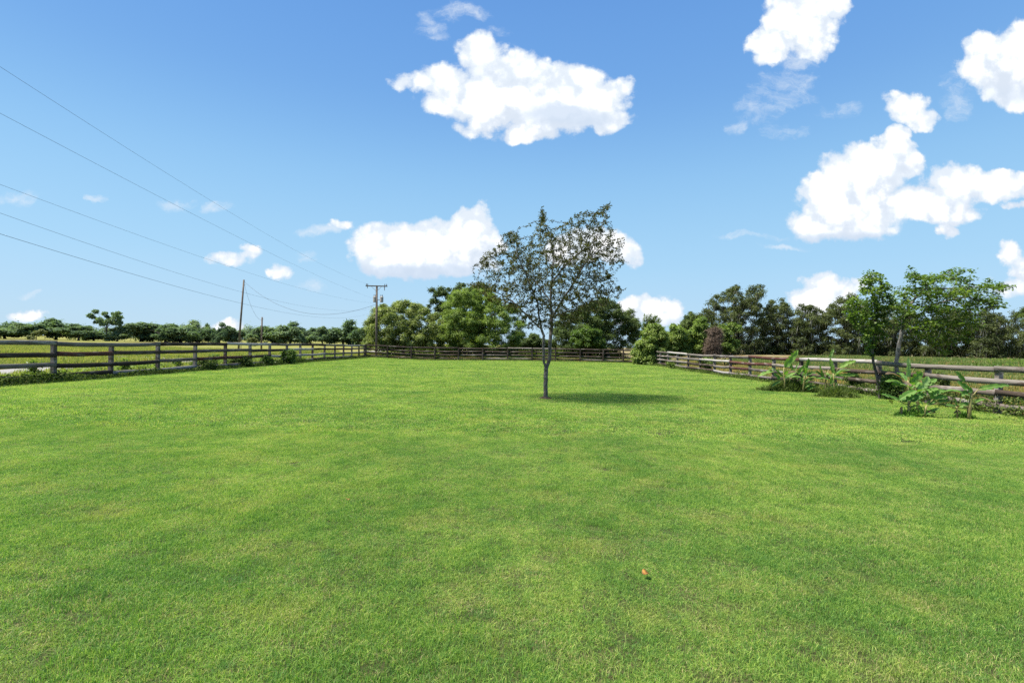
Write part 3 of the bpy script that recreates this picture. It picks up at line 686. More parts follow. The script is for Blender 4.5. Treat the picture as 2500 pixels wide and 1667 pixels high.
# oak line across the right field
tree_from_outline('grey_oak', 'slim dark tree rising behind the pale sapling at the corner thicket', 'tree',
    [(1650,850),(1662,785),(1672,765),(1690,755),(1704,768),(1716,790),(1722,850)], 74, 2.4, 1688, 50, .6, 9000, .20, .10, 'dark', .16, .6)
OAKG = 'oaks lining the field on the right'
def oak(label, poly, Y, base, nc, rc, nl, depth=4.5, moss=420, **kw):
    return tree_from_outline('moss_hung_oak', label, 'tree', poly, Y, depth, base, nc, rc, int(nl * .62), .23, .11, 'oak', .30, .62, group=OAKG, fill=.36, moss=moss, nlimb=60, cn=3.0, cr=.58, **kw)
oak('tallest grey-green oak with a forked top, left end of the right treeline', [(1700,800),(1706,755),(1738,725),(1760,712),(1778,704),(1795,690),(1806,690),(1816,712),(1828,705),(1840,686),(1868,684),(1872,712),(1858,738),(1862,770),(1882,790),(1880,868),(1722,868)], 80, 1800, 120, .85, 22000)
oak('rounded moss-hung oak right of the tallest forked oak', [(1846,868),(1850,775),(1872,735),(1888,722),(1912,724),(1934,735),(1940,770),(1946,868)], 83, 1895, 70, .8, 13000)
oak('thin grey oak above the left banana clump in the treeline', [(1922,868),(1932,768),(1948,745),(1966,735),(1990,745),(2012,752),(2020,790),(2020,868)], 81, 1968, 66, .8, 11500)
oak('tall oak partly hidden left of the slender vine-wrapped tree', [(1998,870),(2004,770),(2032,735),(2056,715),(2088,712),(2122,735),(2132,780),(2135,870)], 80, 2062, 90, .85, 15000)
oak('oak behind the broad-leaved tree at the right fence', [(2108,870),(2116,775),(2150,745),(2196,742),(2234,755),(2252,785),(2256,870)], 82, 2180, 90, .85, 14000)
oak('dark oak under the windswept branches of the broad-leaved tree', [(2238,872),(2246,785),(2288,758),(2340,748),(2372,760),(2384,800),(2384,872)], 79, 2310, 90, .85, 14000)
oak('oak second from the right edge in the treeline', [(2366,872),(2376,790),(2400,752),(2426,742),(2452,765),(2468,800),(2470,872)], 76, 2420, 70, .8, 11500)
oak('oak cut off by the right edge of the picture', [(2450,874),(2456,800),(2476,760),(2510,742),(2560,735),(2600,780),(2600,874)], 80, 2530, 80, .9, 12000)

# palms
def palm(name, label, px, Y, top_py, nfr, flen, wind, trunk_r, droop=.9):
    b = ground_under(px, Y); top = at(px, top_py, Y); root = empty(name, b, label, 'palm')
    t = top - b; mb = MB(); mb.tube([Vector((0, 0, -.2)), t * .5 + Vector((.1, 0, 0)), t], [trunk_r * 1.2, trunk_r, trunk_r * .9], 8); mb.build('trunk', M['bark_dark'], root, smooth=True)
    for k in range(nfr):
        a = k * 2.4; el = R(rng.uniform(-10, 75)); d = Vector((math.cos(a) * math.cos(el), math.sin(a) * math.cos(el), math.sin(el))); d = (d + Vector(wind)).normalized()
        P, Nn, A = [], [], []
        for j in range(26):
            s = j / 25; p = t + d * flen * s + Vector((0, 0, -droop * flen * .5 * s * s)) + Vector(wind) * .3 * s * s
            for sg in (-1, 1):
                sd = d.cross(Vector((0, 0, 1))).normalized() * sg
                P.append(p); A.append(sd * .8 + d * .9 + Vector((0, 0, -.5))); Nn.append(Vector((0, 0, 1)) + Vector(rng.normal(0, .3, 3)))
        me = leaf_mesh('frond', np.array(P), np.array(Nn), flen * .34 * (1.05 - .5 * np.repeat(np.linspace(0, 1, 26), 2)), .11, np.array(A), .1); obj('frond', me, M['dark'], root)
palm('wind_blown_palm', 'small palm with fronds blown to the right behind the fence corner', 1576, 55, 812, 26, 1.75, (.75, 0, 1.25), .10, .1)
palm('cabbage_palm', 'shaggy palm standing among the oaks at the right edge', 2512, 72, 768, 26, 1.9, (.1, 0, 0), .20, 1.3)

# far treeline on the left
def far_proto(name, nclump, nleaf, sparse=False, mat='far'):
    """unit-ish tree: 10 m wide, 8 m high, built once per kind"""
    C = []
    while len(C) < nclump:
        p = rng.uniform(-1, 1, 3)
        if sparse:
            if p[0] ** 2 + p[1] ** 2 < 1 and p[2] > .1: C.append((p[0] * 4.2, p[1] * 4.2, 4.2 + p[2] * 4.0))
        else:
            if len(C) % 9 == 0: sub = rng.uniform(-1, 1, 3) * np.array([3.0, 2.6, 2.3]) + np.array([0, 0, 4.2]); ssz = rng.uniform(.8, 1.7)
            q = sub + rng.normal(0, .8, 3) * ssz * np.array([1.1, 1, .8])
            if q[2] > .6 and q[2] < 8.0 and abs(q[0]) < 4.8: C.append(tuple(q))
    C = np.array(C); Rr = (.95 if not sparse else .62) * rng.uniform(.6, 1.35, nclump)
    mb = MB(); limbs(mb, Vector((0, 0, 0)), Vector((.2, 0, 5.2)), .28, C, Rr, min(nclump, 18), 5)
    tm = bpy.data.meshes.new('trunk'); tm.from_pydata(mb.v, [], mb.f); tm.materials.append(M['bark_dark'])
    cm = leaves_on_clumps('crown', C, Rr, int(nleaf * 1.5), .62, .38, .15, .8 if not sparse else .4, .4 if not sparse else .3, .05); cm.materials.append(M[mat])
    return tm, cm
PROT = [far_proto('a', 64, 6500), far_proto('b', 55, 6000), far_proto('c', 72, 7000), far_proto('d', 46, 5500), far_proto('e', 60, 6300), far_proto('f', 50, 5800)]
PINE = far_proto('pine', 34, 2600, True); YEL = far_proto('yel', 26, 3200, False, 'faryel')
FG = 'trees of the far left treeline'
def far_tree(name, label, px, top_py, hw_px, proto, Y=165, rot=None):
    b = ground_under(px, Y); root = empty(name, b, label, 'tree', FG)
    hgt = at(px, top_py, Y).z - b.z; wdt = hw_px / F * Y
    for nm, me in zip(('trunk', 'crown'), proto):
        o = obj(nm, me, None, root); o.scale = (wdt / 4.9, wdt / 4.9, hgt / 8.1); o.rotation_euler = (0, 0, rot if rot is not None else rng.uniform(0, 6.28))
left_trees = [
 (-60,790,60,0,'far tree cut off by the left edge of the picture'),(12,788,48,1,'far green tree beside the one cut off by the left edge'),(72,791,42,2,'low rounded far tree left of the highest rounded one'),
 (137,778,52,3,'highest rounded far tree above the first fence bay'),(192,796,38,0,'low far tree right of the highest rounded one'),(228,797,34,1,'far tree at the foot of the flat-topped pine, left side'),
 (285,800,36,2,'pale far tree at the foot of the flat-topped pine, right side'),(345,784,56,3,'broad dark far tree halfway between the pine and the leaning pole'),(402,800,34,0,'low far tree filling the gap above the third fence bay'),
 (440,788,46,1,'far tree with a lumpy crown above the fourth fence post'),(482,782,40,2,'tall far tree left of the two narrow dark ones'),(508,790,17,3,'narrow dark far tree, left one of two'),(537,797,16,0,'narrow dark far tree, right one of two'),
 (566,789,28,1,'pointed far tree just left of the leaning pole'),(616,796,34,2,'far tree between the leaning pole and the short post'),(664,803,32,3,'low far tree right of the short post'),
 (708,786,46,0,'broad far tree right of the short post in the treeline'),(756,791,36,1,'far tree in the middle between short post and transformer pole'),(788,799,26,2,'low far tree left of the last broad one'),
 (838,783,48,3,'last broad far tree beside the dense yellow-green tree'),(884,792,34,0,'far tree half hidden behind the dense yellow-green tree')]
for px, ty, hw, k, lab in left_trees: far_tree('distant_tree', lab, px, ty, hw * 1.12, PROT[(k + px // 60) % 6], 160 + (k * 7) % 11)
far_tree('distant_pine', 'tall sparse flat-topped pine standing above the far left treeline', 258, 760, 36, PINE, 163, 1.0)
far_tree('distant_tree', 'small yellowish tree low in the far left treeline', 88, 803, 17, YEL, 152)
far_tree('distant_shrub', 'small yellow-green bush at the foot of the short post', 622, 824, 17, YEL, 120)
# a second, farther row closes the gaps in the wood
P2 = []
for k in range(26):
    px = -80 + k * 38 + rng.uniform(-8, 8); b = ground_under(px, 185); P2.append((b.x, b.y, b.z + 1.7 + rng.uniform(0, 2.2)))
P2 = np.array(P2); me = leaves_on_clumps('undergrowth', P2, np.full(len(P2), 3.0), 26000, .6, .35, .15, .9, .3, .02)
tag(obj('far_undergrowth', me, M['far']), 'dark undergrowth filling the foot of the far left treeline', None, None, 'stuff')

# ------------------------------------------------------------------ space-colonised trees
def colonise(nodes, parent, att, step, infl, kill, iters=140, gravity=0.0):
    nodes = [np.array(n, float) for n in nodes]; parent = list(parent); att = att.copy()
    for it in range(iters):
        if not len(att): break
        Nn = np.array(nodes); d2 = ((att[:, None] - Nn[None]) ** 2).sum(-1); near = d2.argmin(1); dm = d2[np.arange(len(att)), near]
        keep = dm > kill ** 2; ok = (dm < infl ** 2) & keep
        if not ok.any(): break
        new = 0
        for i in np.unique(near[ok]):
            v = unit(att[ok & (near == i)] - Nn[i]).sum(0); l = np.linalg.norm(v)
            if l < 1e-6: continue
            v = v / l + rng.normal(0, .16, 3) + np.array([0, 0, gravity]); v /= np.linalg.norm(v)
            q = Nn[i] + v * step
            nodes.append(q); parent.append(int(i)); new += 1
        att = att[keep]
        if not new: break
    return np.array(nodes), np.array(parent)
def radii(nodes, parent, tip, r0, expo=2.0):
    n = len(nodes); acc = np.zeros(n); ch = np.zeros(n, int)
    for i in range(n - 1, 0, -1):
        if ch[i] == 0: acc[i] = tip ** expo
        acc[parent[i]] += acc[i]; ch[parent[i]] += 1
    r = acc ** (1 / expo); r[0] = max(r[0], r[1:].max()); s = r0 / r[0]
    return np.maximum(tip, r * np.where(r > tip * 2, s, 1.0)), ch
def skeleton_mesh(nodes, parent, rad, sides=6):
    V, Fq = [], []
    for i in range(1, len(nodes)):
        a, b = nodes[parent[i]], nodes[i]; t = b - a; l = np.linalg.norm(t)
        if l < 1e-6: continue
        t = t / l; u = np.cross(t, [0.3, 0.9, 0.2]); u /= np.linalg.norm(u); w = np.cross(t, u); ra, rb = min(rad[parent[i]], rad[i] * 1.35), rad[i]
        ns = sides if rad[i] > .012 else 3; i0 = len(V)
        for c, r_ in ((a - t * ra * .3, ra), (b, rb)):
            for j in range(ns):
                an = 6.2832 * j / ns; V.append(c + (u * math.cos(an) + w * math.sin(an)) * r_)
        for j in range(ns): Fq.append((i0 + j, i0 + (j + 1) % ns, i0 + ns + (j + 1) % ns, i0 + ns + j))
    me = mesh_np('trunk', np.array(V), np.array(Fq)); set_smooth(me); return me
def poly_points(poly, n, Y, depth, bias=None):
    P = np.asarray(poly, float); x0, y0 = P.min(0); x1, y1 = P.max(0); out = np.zeros((0, 3)); cx, hw = (x0 + x1) / 2, (x1 - x0) / 2
    while len(out) < n:
        x = rng.uniform(x0, x1, 3000); y = rng.uniform(y0, y1, 3000); k = in_poly(P, x, y); x = x[k]; y = y[k]
        dd = depth * np.sqrt(np.clip(1 - ((x - cx) / hw) ** 2, .1, 1)) * np.sqrt(np.clip(1.0 - (np.abs(y - (y0 + y1) / 2) / (y1 - y0) * 1.7) ** 2, .15, 1))
        out = np.concatenate([out, at_np(x, y, Y + dd * rng.uniform(-1, 1, len(x)))])
    return out[:n]
def chain(pxs, Y):
    return [np.array(at(x, y, Y + (dy if len(q) else 0))) for (x, y, *q) in pxs for dy in (q[0] if q else 0,)]
def resample(pts, step):
    out = [pts[0]]
    for a, b in zip(pts[:-1], pts[1:]):
        n = max(1, int(round(np.linalg.norm(b - a) / step)))
        for k in range(1, n + 1): out.append(a + (b - a) * k / n)
    return out
def guided_tree(name, label, base, limbs_px, Y, att, step, infl, kill, tip, r0, leaf_n, ls, lw, mat, bark, spread, grav=0.0, zs=.8, flatleaf=.4, droop=.3):
    root = empty(name, base, label, 'tree'); nodes = [np.array(base) - np.array([0, 0, .12])]; parent = [-1]
    for limb in limbs_px:
        pts = resample([np.array(at(x, y, Y + z)) for x, y, z in limb], step)
        d = [np.linalg.norm(pts[0] - q) for q in nodes]; pi = int(np.argmin(d))
        for q in pts:
            if np.linalg.norm(q - nodes[pi]) < step * .3: continue
            nodes.append(q + rng.normal(0, step * .06, 3)); parent.append(pi); pi = len(nodes) - 1
    n0 = len(nodes)
    nodes, parent = colonise(nodes, parent, att, step, infl, kill, gravity=grav)
    rad, ch = radii(nodes, parent, tip, r0)
    B = np.array(base); obj('trunk', skeleton_mesh(nodes - B, parent, rad, 8), M[bark], root)
    thin = np.where((rad < tip * 2.9) & (np.arange(len(nodes)) > 12))[0]
    k = rng.choice(thin, leaf_n); t = rng.uniform(0, 1, leaf_n)[:, None]
    p = nodes[parent[k]] * (1 - t) + nodes[k] * t - B; dirv = unit(nodes[k] - nodes[parent[k]])
    off = rng.normal(0, spread, (leaf_n, 3)); p = p + off * np.array([1, 1, zs])
    nn = rng.normal(0, 1, (leaf_n, 3)) * (1 - flatleaf) + np.array([0, 0, flatleaf * 1.8])
    ax = dirv + rng.normal(0, .8, (leaf_n, 3)) - np.array([0, 0, droop])
    obj('crown', leaf_mesh('crown', p, nn, ls * rng.uniform(.6, 1.25, leaf_n), lw * rng.uniform(.7, 1.2, leaf_n), ax), M[mat], root)
    return root
ybase = on_ground(1333, 973); YY = ybase.y
ycrown = [(1160,648),(1172,622),(1212,602),(1228,566),(1262,558),(1278,592),(1306,566),(1316,512),(1336,522),(1346,562),(1366,548),(1396,528),(1424,508),(1452,512),(1482,494),(1490,545),(1508,590),(1530,640),(1496,648),(1510,690),(1524,708),(1508,735),(1490,748),(1462,762),(1432,778),(1402,790),(1366,796),(1342,786),(1308,792),(1288,808),(1270,778),(1238,758),(1200,742),(1172,716),(1140,700),(1150,684),(1190,680),(1178,655)]
yinner = [(1225,655),(1262,615),(1305,590),(1350,575),(1405,560),(1462,570),(1478,640),(1470,715),(1440,765),(1385,800),(1340,806),(1292,806),(1262,775),(1232,735)]
att = np.concatenate([poly_points(ycrown, 3200, YY, 1.8), poly_points(yinner, 1500, YY, 1.3)])
guided_tree('young_oak', 'young small-leaved tree standing alone in the middle of the lawn', ybase,
    [[(1333,973,0),(1332,935,0),(1333,900,0)],
     [(1333,900,0),(1328,885,-.05),(1326,850,-.08),(1327,820,-.05),(1322,802,0),(1305,788,.1),(1282,765,.25),(1250,735,.4)],
     [(1333,900,0),(1341,880,.05),(1343,840,.08),(1346,805,.1),(1347,775,.05),(1344,735,0),(1346,690,-.05),(1352,640,0),(1348,590,.1)],
     [(1322,802,0),(1316,772,-.2),(1312,740,-.4),(1296,700,-.6)],
     [(1347,775,.05),(1372,735,-.3),(1400,690,-.5),(1430,640,-.4)],
     [(1346,690,0),(1378,650,.3),(1410,620,.5),(1450,600,.6)],
     [(1344,735,0),(1310,690,.5),(1270,650,.8),(1240,620,.9)],
     [(1347,775,.05),(1400,755,.5),(1450,735,.8)],
     [(1430,640,-.4),(1465,560,-.3),(1490,496,-.2)],[(1450,600,.6),(1492,620,.6),(1532,642,.6)],[(1348,590,.1),(1332,550,.2),(1322,506,.2)],
     [(1240,620,.9),(1190,628,.8),(1156,650,.7)],[(1296,700,-.6),(1262,620,-.4),(1262,560,-.4)],[(1250,735,.4),(1200,705,.3),(1140,690,.2)],[(1450,735,.8),(1490,712,.8),(1526,706,.8)],[(1430,640,-.4),(1478,590,-.6),(1522,580,-.6)]],
    YY, att, .095, .95, .105, .0026, .066, 25500, .070, .038, 'young', 'bark', .022, .02)
# dark ring of bare soil and mulch at its foot
def mulch():
    m, t = newmat('dark_mulch'); g = t.n('ShaderNodeNewGeometry'); nz = t.noise(g.outputs['Position'], 45, 4, .7)
    finish(t, bsdf(t, t.mix(nz, (.025, .018, .014), (.09, .065, .05)), .95, .1, nz, .02, 1.0))
    n, k = 30, 6; V = [(0, 0, .05)]; Fq = []
    for j in range(1, k + 1):
        for i in range(n):
            a = 6.2832 * i / n; r_ = .21 * j / k * (1 + .12 * math.sin(3 * a) + .08 * math.sin(7 * a + 1))
            V.append((r_ * math.cos(a), r_ * math.sin(a), .055 * (1 - (j / k) ** 2) + .012 * rng.normal() * (j < k) - (.01 if j == k else 0)))
    for i in range(n): Fq.append((0, 1 + i, 1 + (i + 1) % n))
    q = []
    for j in range(1, k):
        for i in range(n): q.append((1 + (j - 1) * n + i, 1 + j * n + i, 1 + j * n + (i + 1) % n, 1 + (j - 1) * n + (i + 1) % n))
    o = obj('mulch_ring', mesh_np('mulch_ring', np.array(V), [np.array(Fq), np.array(q)]), m, None, ybase)
    tag(o, 'small ring of dark mulch around the foot of the young tree', 'mulch')
mulch()

# broad-leaved tree at the right fence and its slender neighbour
def layered(P, gap, tilt):
    """keeps the points that lie in tilted tiers"""
    return P[np.sin((P[:, 2] + tilt * P[:, 0] + .12 * np.sin(P[:, 0] * 1.7) + .1 * np.sin(P[:, 1] * 2.3)) * 6.283 / gap) > .05]
RBY = 17.9
rb = ground_under(2203, RBY)
rpoly = [(2195,672),(2202,655),(2222,648),(2240,664),(2268,655),(2300,660),(2330,650),(2360,655),(2376,646),(2384,658),(2350,668),(2345,680),(2376,672),(2378,690),(2392,700),(2405,680),(2430,678),(2445,692),(2480,696),(2478,706),(2440,706),(2400,706),(2390,715),(2400,732),(2420,722),(2455,735),(2465,745),(2440,760),(2415,748),(2400,760),(2380,780),(2395,800),(2370,830),(2330,850),(2305,866),(2280,856),(2250,830),(2215,815),(2190,790),(2180,760),(2168,740),(2180,710),(2215,690),(2205,680)]
guided_tree('broad_leaved_tree', 'windswept broad-leaved green tree leaning right behind the right fence', rb,
    [[(2203,968,0),(2196,930,0),(2188,890,0),(2192,860,0),(2200,815,0),(2206,780,0),(2214,755,0)],
     [(2214,755,0),(2234,728,0),(2256,705,.1),(2285,680,.1),(2320,660,.2)],
     [(2206,780,0),(2250,765,-.3),(2275,745,-.5),(2310,735,-.6),(2360,725,-.6),(2420,740,-.5)],
     [(2256,705,.1),(2310,705,.5),(2370,700,.6),(2440,700,.5)],
     [(2200,815,0),(2250,800,.5),(2300,790,.9),(2350,790,1.0)],
     [(2196,835,0),(2240,830,-.5),(2290,840,-.8)]],
    RBY, layered(poly_points(rpoly, 2400, RBY, 1.3), .52, -.10), .13, 1.2, .16, .005, .066, 9300, .10, .085, 'redbud', 'bark_light', .075, .0, .35, .6)
SBY = 17.2
sb = ground_under(2147, SBY)
spoly = [(2096,700),(2104,680),(2112,660),(2124,656),(2134,668),(2158,662),(2150,680),(2170,690),(2180,715),(2190,745),(2176,770),(2180,800),(2160,830),(2140,828),(2125,870),(2110,862),(2105,835),(2085,800),(2062,770),(2058,740),(2070,722),(2095,722)]
guided_tree('slender_tree', 'slender vine-wrapped tree on the lawn side of the right fence', sb,
    [[(2147,950,0),(2140,915,0),(2132,885,0),(2130,850,0),(2134,810,0),(2138,770,0),(2130,725,0),(2122,685,0)],
     [(2138,770,0),(2110,755,.3),(2085,745,.4)],[(2130,725,0),(2150,705,-.3),(2165,700,-.4)],[(2134,810,0),(2112,800,-.3),(2090,790,-.4)]],
    SBY, poly_points(spoly, 620, SBY, .7), .12, 1.2, .17, .004, .042, 5200, .09, .07, 'redbud', 'bark_dark', .055, .0, .7, .5)

# ------------------------------------------------------------------ banana plants
def banana_mat(name, cols, mid):
    m, t = newmat(name); uv = t.n('ShaderNodeUVMap'); s = t.n('ShaderNodeSeparateXYZ'); t.put(s.inputs[0], uv.outputs[0])
    g = t.n('ShaderNodeNewGeometry'); oi = t.n('ShaderNodeObjectInfo')
    vein = t.noise(t.v('MULTIPLY', uv.outputs[0], (90, .8, 1)), 1.0, 2, .5); nz = t.noise(g.outputs['Position'], 6.0, 3, .6)
    c = t.ramp(t.m('ADD', t.m('MULTIPLY', nz, .6), t.m('ADD', t.m('MULTIPLY', vein, .25), t.m('MULTIPLY', oi.outputs['Random'], .25))), [(.35, cols[0]), (.52, cols[1]), (.75, cols[2])])
    ab = t.m('ABSOLUTE', t.m('SUBTRACT', s.outputs[1], .5))
    c = t.mix(t.mapr(ab, .05, .015), c, mid); c = t.mix(t.mapr(ab, .47, .5, 0, .7), c, (.22, .17, .07))
    p = bsdf(t, c, .5, .22, vein, .004, .5)
    tr = t.n('ShaderNodeBsdfTranslucent'); t.put(tr.inputs[0], t.mix(1.0, c, (1.3, 1.5, .5), 'MULTIPLY'))
    mx = t.n('ShaderNodeMixShader'); mx.inputs[0].default_value = .35
    t.t.links.new(p.outputs[0], mx.inputs[1]); t.t.links.new(tr.outputs[0], mx.inputs[2]); finish(t, mx); return m
M['ban'] = banana_mat('banana_leaf', [(.05, .13, .028), (.11, .23, .04), (.22, .34, .075)], (.30, .36, .12))
M['banpale'] = banana_mat('pale_banana_leaf', [(.17, .30, .09), (.27, .40, .14), (.38, .48, .22)], (.42, .46, .2))
M['banyel'] = banana_mat('yellow_banana_leaf', [(.30, .27, .05), (.42, .36, .06), (.5, .45, .1)], (.4, .33, .1))
M['bandead'] = banana_mat('dry_banana_leaf', [(.10, .07, .04), (.17, .12, .07), (.25, .19, .12)], (.2, .15, .08))
m_, t_ = newmat('banana_stem'); g_ = t_.n('ShaderNodeNewGeometry'); nz_ = t_.noise(t_.v('MULTIPLY', g_.outputs['Position'], (1, 1, .2)), 30, 4, .6)
finish(t_, bsdf(t_, t_.ramp(nz_, [(.3, (.10, .075, .035)), (.5, (.26, .22, .08)), (.7, (.28, .30, .10))]), .6, .3, nz_, .006, .6)); M['banstem'] = m_
def banana_leaf(root, o0, Y, a, b, wid, mat='ban', arch=.12, face=(0, -.6, .8), petiole=None, dz=0.0, tears=6):
    """blade from pixel a to pixel b at distance Y (tip dz nearer or farther); wid in photo pixels"""
    A = at(a[0], a[1], Y); B = at(b[0], b[1], Y + dz); w = wid * .98 / F * Y * .5; L = (B - A).length
    d = (B - A).normalized(); n = Vector(face); n = (n - d * n.dot(d)).normalized(); sd = d.cross(n).normalized()
    K, S = 22, 3; V, Fq, UV = [], [], []
    ph = rng.uniform(0, 6.28); tr = [(rng.uniform(.2, .9), rng.choice([-1, 1])) for _ in range(tears)]
    for k in range(K + 1):
        s = k / K; prof = min(1.0, (s / .16) ** .6) * (1 - max(0, (s - .55) / .45) ** 2.2) ** .7 if s > 0 else .04
        prof = max(prof, .03); c = A + d * L * s + Vector((0, 0, 1)) * (arch * L * 4 * s * (1 - s) * .5)
        for j in range(-S, S + 1):
            q = j / S; ww = w * prof
            for ts, sg in tr:
                if sg * q > .3 and abs(s - ts) < .03: ww *= .62
            lift = abs(q) * .34 * w * prof + .10 * w * math.sin(ph + s * 17 + j) * abs(q)
            V.append(c + sd * ww * q + n * lift); UV.append((s, .5 + q * .5))
        if k:
            r0, r1 = (k - 1) * (2 * S + 1), k * (2 * S + 1)
            for j in range(2 * S): Fq.append((r0 + j, r0 + j + 1, r1 + j + 1, r1 + j))
    me = mesh_np('leaf', np.array([list(v - o0) for v in V]), np.array(Fq)); set_smooth(me)
    ul = me.uv_layers.new(name='UVMap'); UVa = np.array(UV, np.float32); li = np.zeros(len(me.loops), np.int32); me.loops.foreach_get('vertex_index', li); ul.data.foreach_set('uv', UVa[li].ravel())
    lo = obj('leaf', me, M[mat], root)
    if petiole:
        pts = [at(x, y, Y) - o0 for x, y in petiole] + [A - o0, (A + d * L * .5 + Vector((0, 0, arch * L * .5))) - o0 - n * .004]
        mb = MB(); mb.tube(pts, [.013] * (len(pts) - 1) + [.004], 6); mb.build('petiole', M['banstem'], lo, smooth=True)
    return lo
def banana_plant(label, Y, stem, r0, leaves, scale, off, group):
    f = lambda p: (off[0] + p[0] / scale, off[1] + p[1] / scale)
    pts = [at(*f(p), Y) for p in stem]; b = pts[0].copy(); b.z = gz(b.x, b.y); root = empty('banana_plant', b, label, 'banana plant', group)
    mb = MB(); pts = [b - Vector((0, 0, .08))] + [p for p in pts[1:]]; n = len(pts)
    mb.tube([p - b for p in pts], [r0 * .72 * (1.1 - .6 * i / (n - 1)) for i in range(n)], 9); mb.build('stem', M['banstem'], root, smooth=True)
    for lf in leaves:
        kw = dict(lf[3]) if len(lf) > 3 else {}
        if 'petiole' in kw: kw['petiole'] = [f(p) for p in kw['petiole']]
        banana_leaf(root, b, Y, f(lf[0]), f(lf[1]), lf[2] / scale, **kw)
    hS = (pts[-1] - b).z
    for k in range(4):                      # smaller leaves all round the stem
        az = 1.57 * k + rng.uniform(-.5, .5); ln = hS * rng.uniform(.42, .68); s0 = pts[-1] - Vector((0, 0, hS * rng.uniform(.05, .45)))
        A = s0 + Vector((math.cos(az), math.sin(az), .35)) * ln * .22; B = A + Vector((math.cos(az), math.sin(az), rng.uniform(-.35, .55))) * ln
        a_, b_ = project(A), project(B)
        lf = banana_leaf(root, b, A.y, a_, b_, ln * .27 / A.y * F, mat='bandead' if rng.uniform() < .14 else 'ban', arch=rng.uniform(.12, .35), face=(0, -.35, .95), dz=B.y - A.y)
        mb = MB(); mb.tube([s0 - b, A - b], [.011, .009], 5); mb.build('petiole', M['banstem'], lf, smooth=True)
    return root
g1 = 'banana plants in the left clump'; S1, O1 = 7.84, (1850, 830)
UPF = (.25, -.85, .35)
banana_plant('banana plant with one big upright striped leaf, left end of the left clump', 19.2, [(515,960),(515,800),(495,600),(505,520)], .05,
    [((508,520),(772,190),135,dict(face=UPF,arch=.05)),((318,592),(-5,705),85,dict(face=(0,-.5,.9),arch=.10,petiole=[(490,700),(390,640)])),((420,752),(300,640),75,dict(face=(-.3,-.8,.5))),
     ((435,790),(262,895),55,dict(face=(0,-.5,.8),petiole=[(505,760)])),((480,700),(325,560),40,dict(face=(-.3,-.8,.5)))], S1, O1, g1)
banana_plant('low leafy banana plant in the middle of the left clump', 19.5, [(700,960),(700,830),(690,700)], .05,
    [((760,598),(515,735),95,dict(face=(0,-.7,.7),petiole=[(700,690)])),((665,600),(605,420),60,dict(face=(-.3,-.8,.4))),((742,665),(905,490),80,dict(face=UPF)),((708,585),(790,425),34,dict(face=(0,-1,.2),mat='banpale')),
     ((640,740),(690,870),50,dict(mat='bandead',face=(0,-1,.2))),((720,740),(735,880),45,dict(mat='bandead',face=(0,-1,.2)))], S1, O1, g1)
banana_plant('dark banana plant with a narrow upright leaf, centre right of the left clump', 19.0, [(870,1000),(880,800),(905,570)], .055,
    [((915,545),(975,350),85,dict(face=(.3,-.9,.2))),((895,575),(1005,560),50,dict(face=(0,-.6,.8))),((905,800),(1095,735),60,dict(face=(0,-.6,.8))),((890,915),(1050,825),60,dict(face=(0,-.6,.8))),
     ((850,720),(840,850),70,dict(face=(0,-1,.2))),((940,670),(1115,625),65,dict(face=(0,-.6,.8))),((950,960),(1120,890),70,dict(face=(0,-.5,.8),arch=.2)),((850,640),(905,740),60,dict(mat='banpale',face=(-.5,-.8,.3)))], S1, O1, g1)
banana_plant('banana plant with thin curling leaves between the left clump and its tallest plant', 18.5, [(1290,1040),(1295,900),(1300,780),(1355,570)], .05,
    [((1268,745),(1185,475),45,dict(face=(-.4,-.9,.2),arch=-.05)),((1230,700),(1100,600),75,dict(face=(0,-.7,.7))),((1250,760),(1090,720),60,dict(face=(0,-.6,.8))),((1310,720),(1410,660),60,dict(face=(0,-.6,.8),arch=.25)),((1270,1000),(1180,890),45,dict(mat='banyel',face=(0,-.8,.5)))], S1, O1, g1)
banana_plant('tallest banana plant of the left clump with a pale rolled top leaf', 18.2, [(1470,1065),(1465,900),(1450,760),(1445,640)], .06,
    [((1452,645),(1385,345),75,dict(face=(-.4,-.9,.1),arch=-.04)),((1378,340),(1452,168),60,dict(mat='banpale',face=(0,-1,.1))),((1548,535),(1885,395),90,dict(face=(.2,-.8,.6),petiole=[(1460,650)])),
     ((1480,690),(1935,675),75,dict(face=(0,-.75,.65),arch=.06)),((1500,815),(1425,925),75,dict(mat='banpale',face=(0,-1,.2),arch=.3)),((1450,690),(1385,850),80,dict(face=(0,-1,.2))),((1500,820),(1480,1000),60,dict(mat='bandead',face=(0,-1,.2)))], S1, O1, g1)
g2 = 'banana plants in the right clump'; S2, O2 = 6.19, (2120, 850)
banana_plant('banana plant with a pale upright spear leaf, back of the right clump', 13.7, [(618,900),(612,760),(600,640),(600,480)], .05,
    [((592,440),(600,140),92,dict(mat='banpale',face=(.2,-1,.1),arch=-.03)),((575,575),(245,500),80,dict(face=(0,-.6,.8),arch=.16,petiole=[(605,640)])),((545,570),(345,545),75,dict(face=(0,-.8,.6),arch=.1)),
     ((640,525),(805,355),140,dict(face=(.35,-.85,.35),arch=.12)),((630,640),(628,372),22,dict(face=(0,-1,.1),arch=0))], S2, O2, g2)
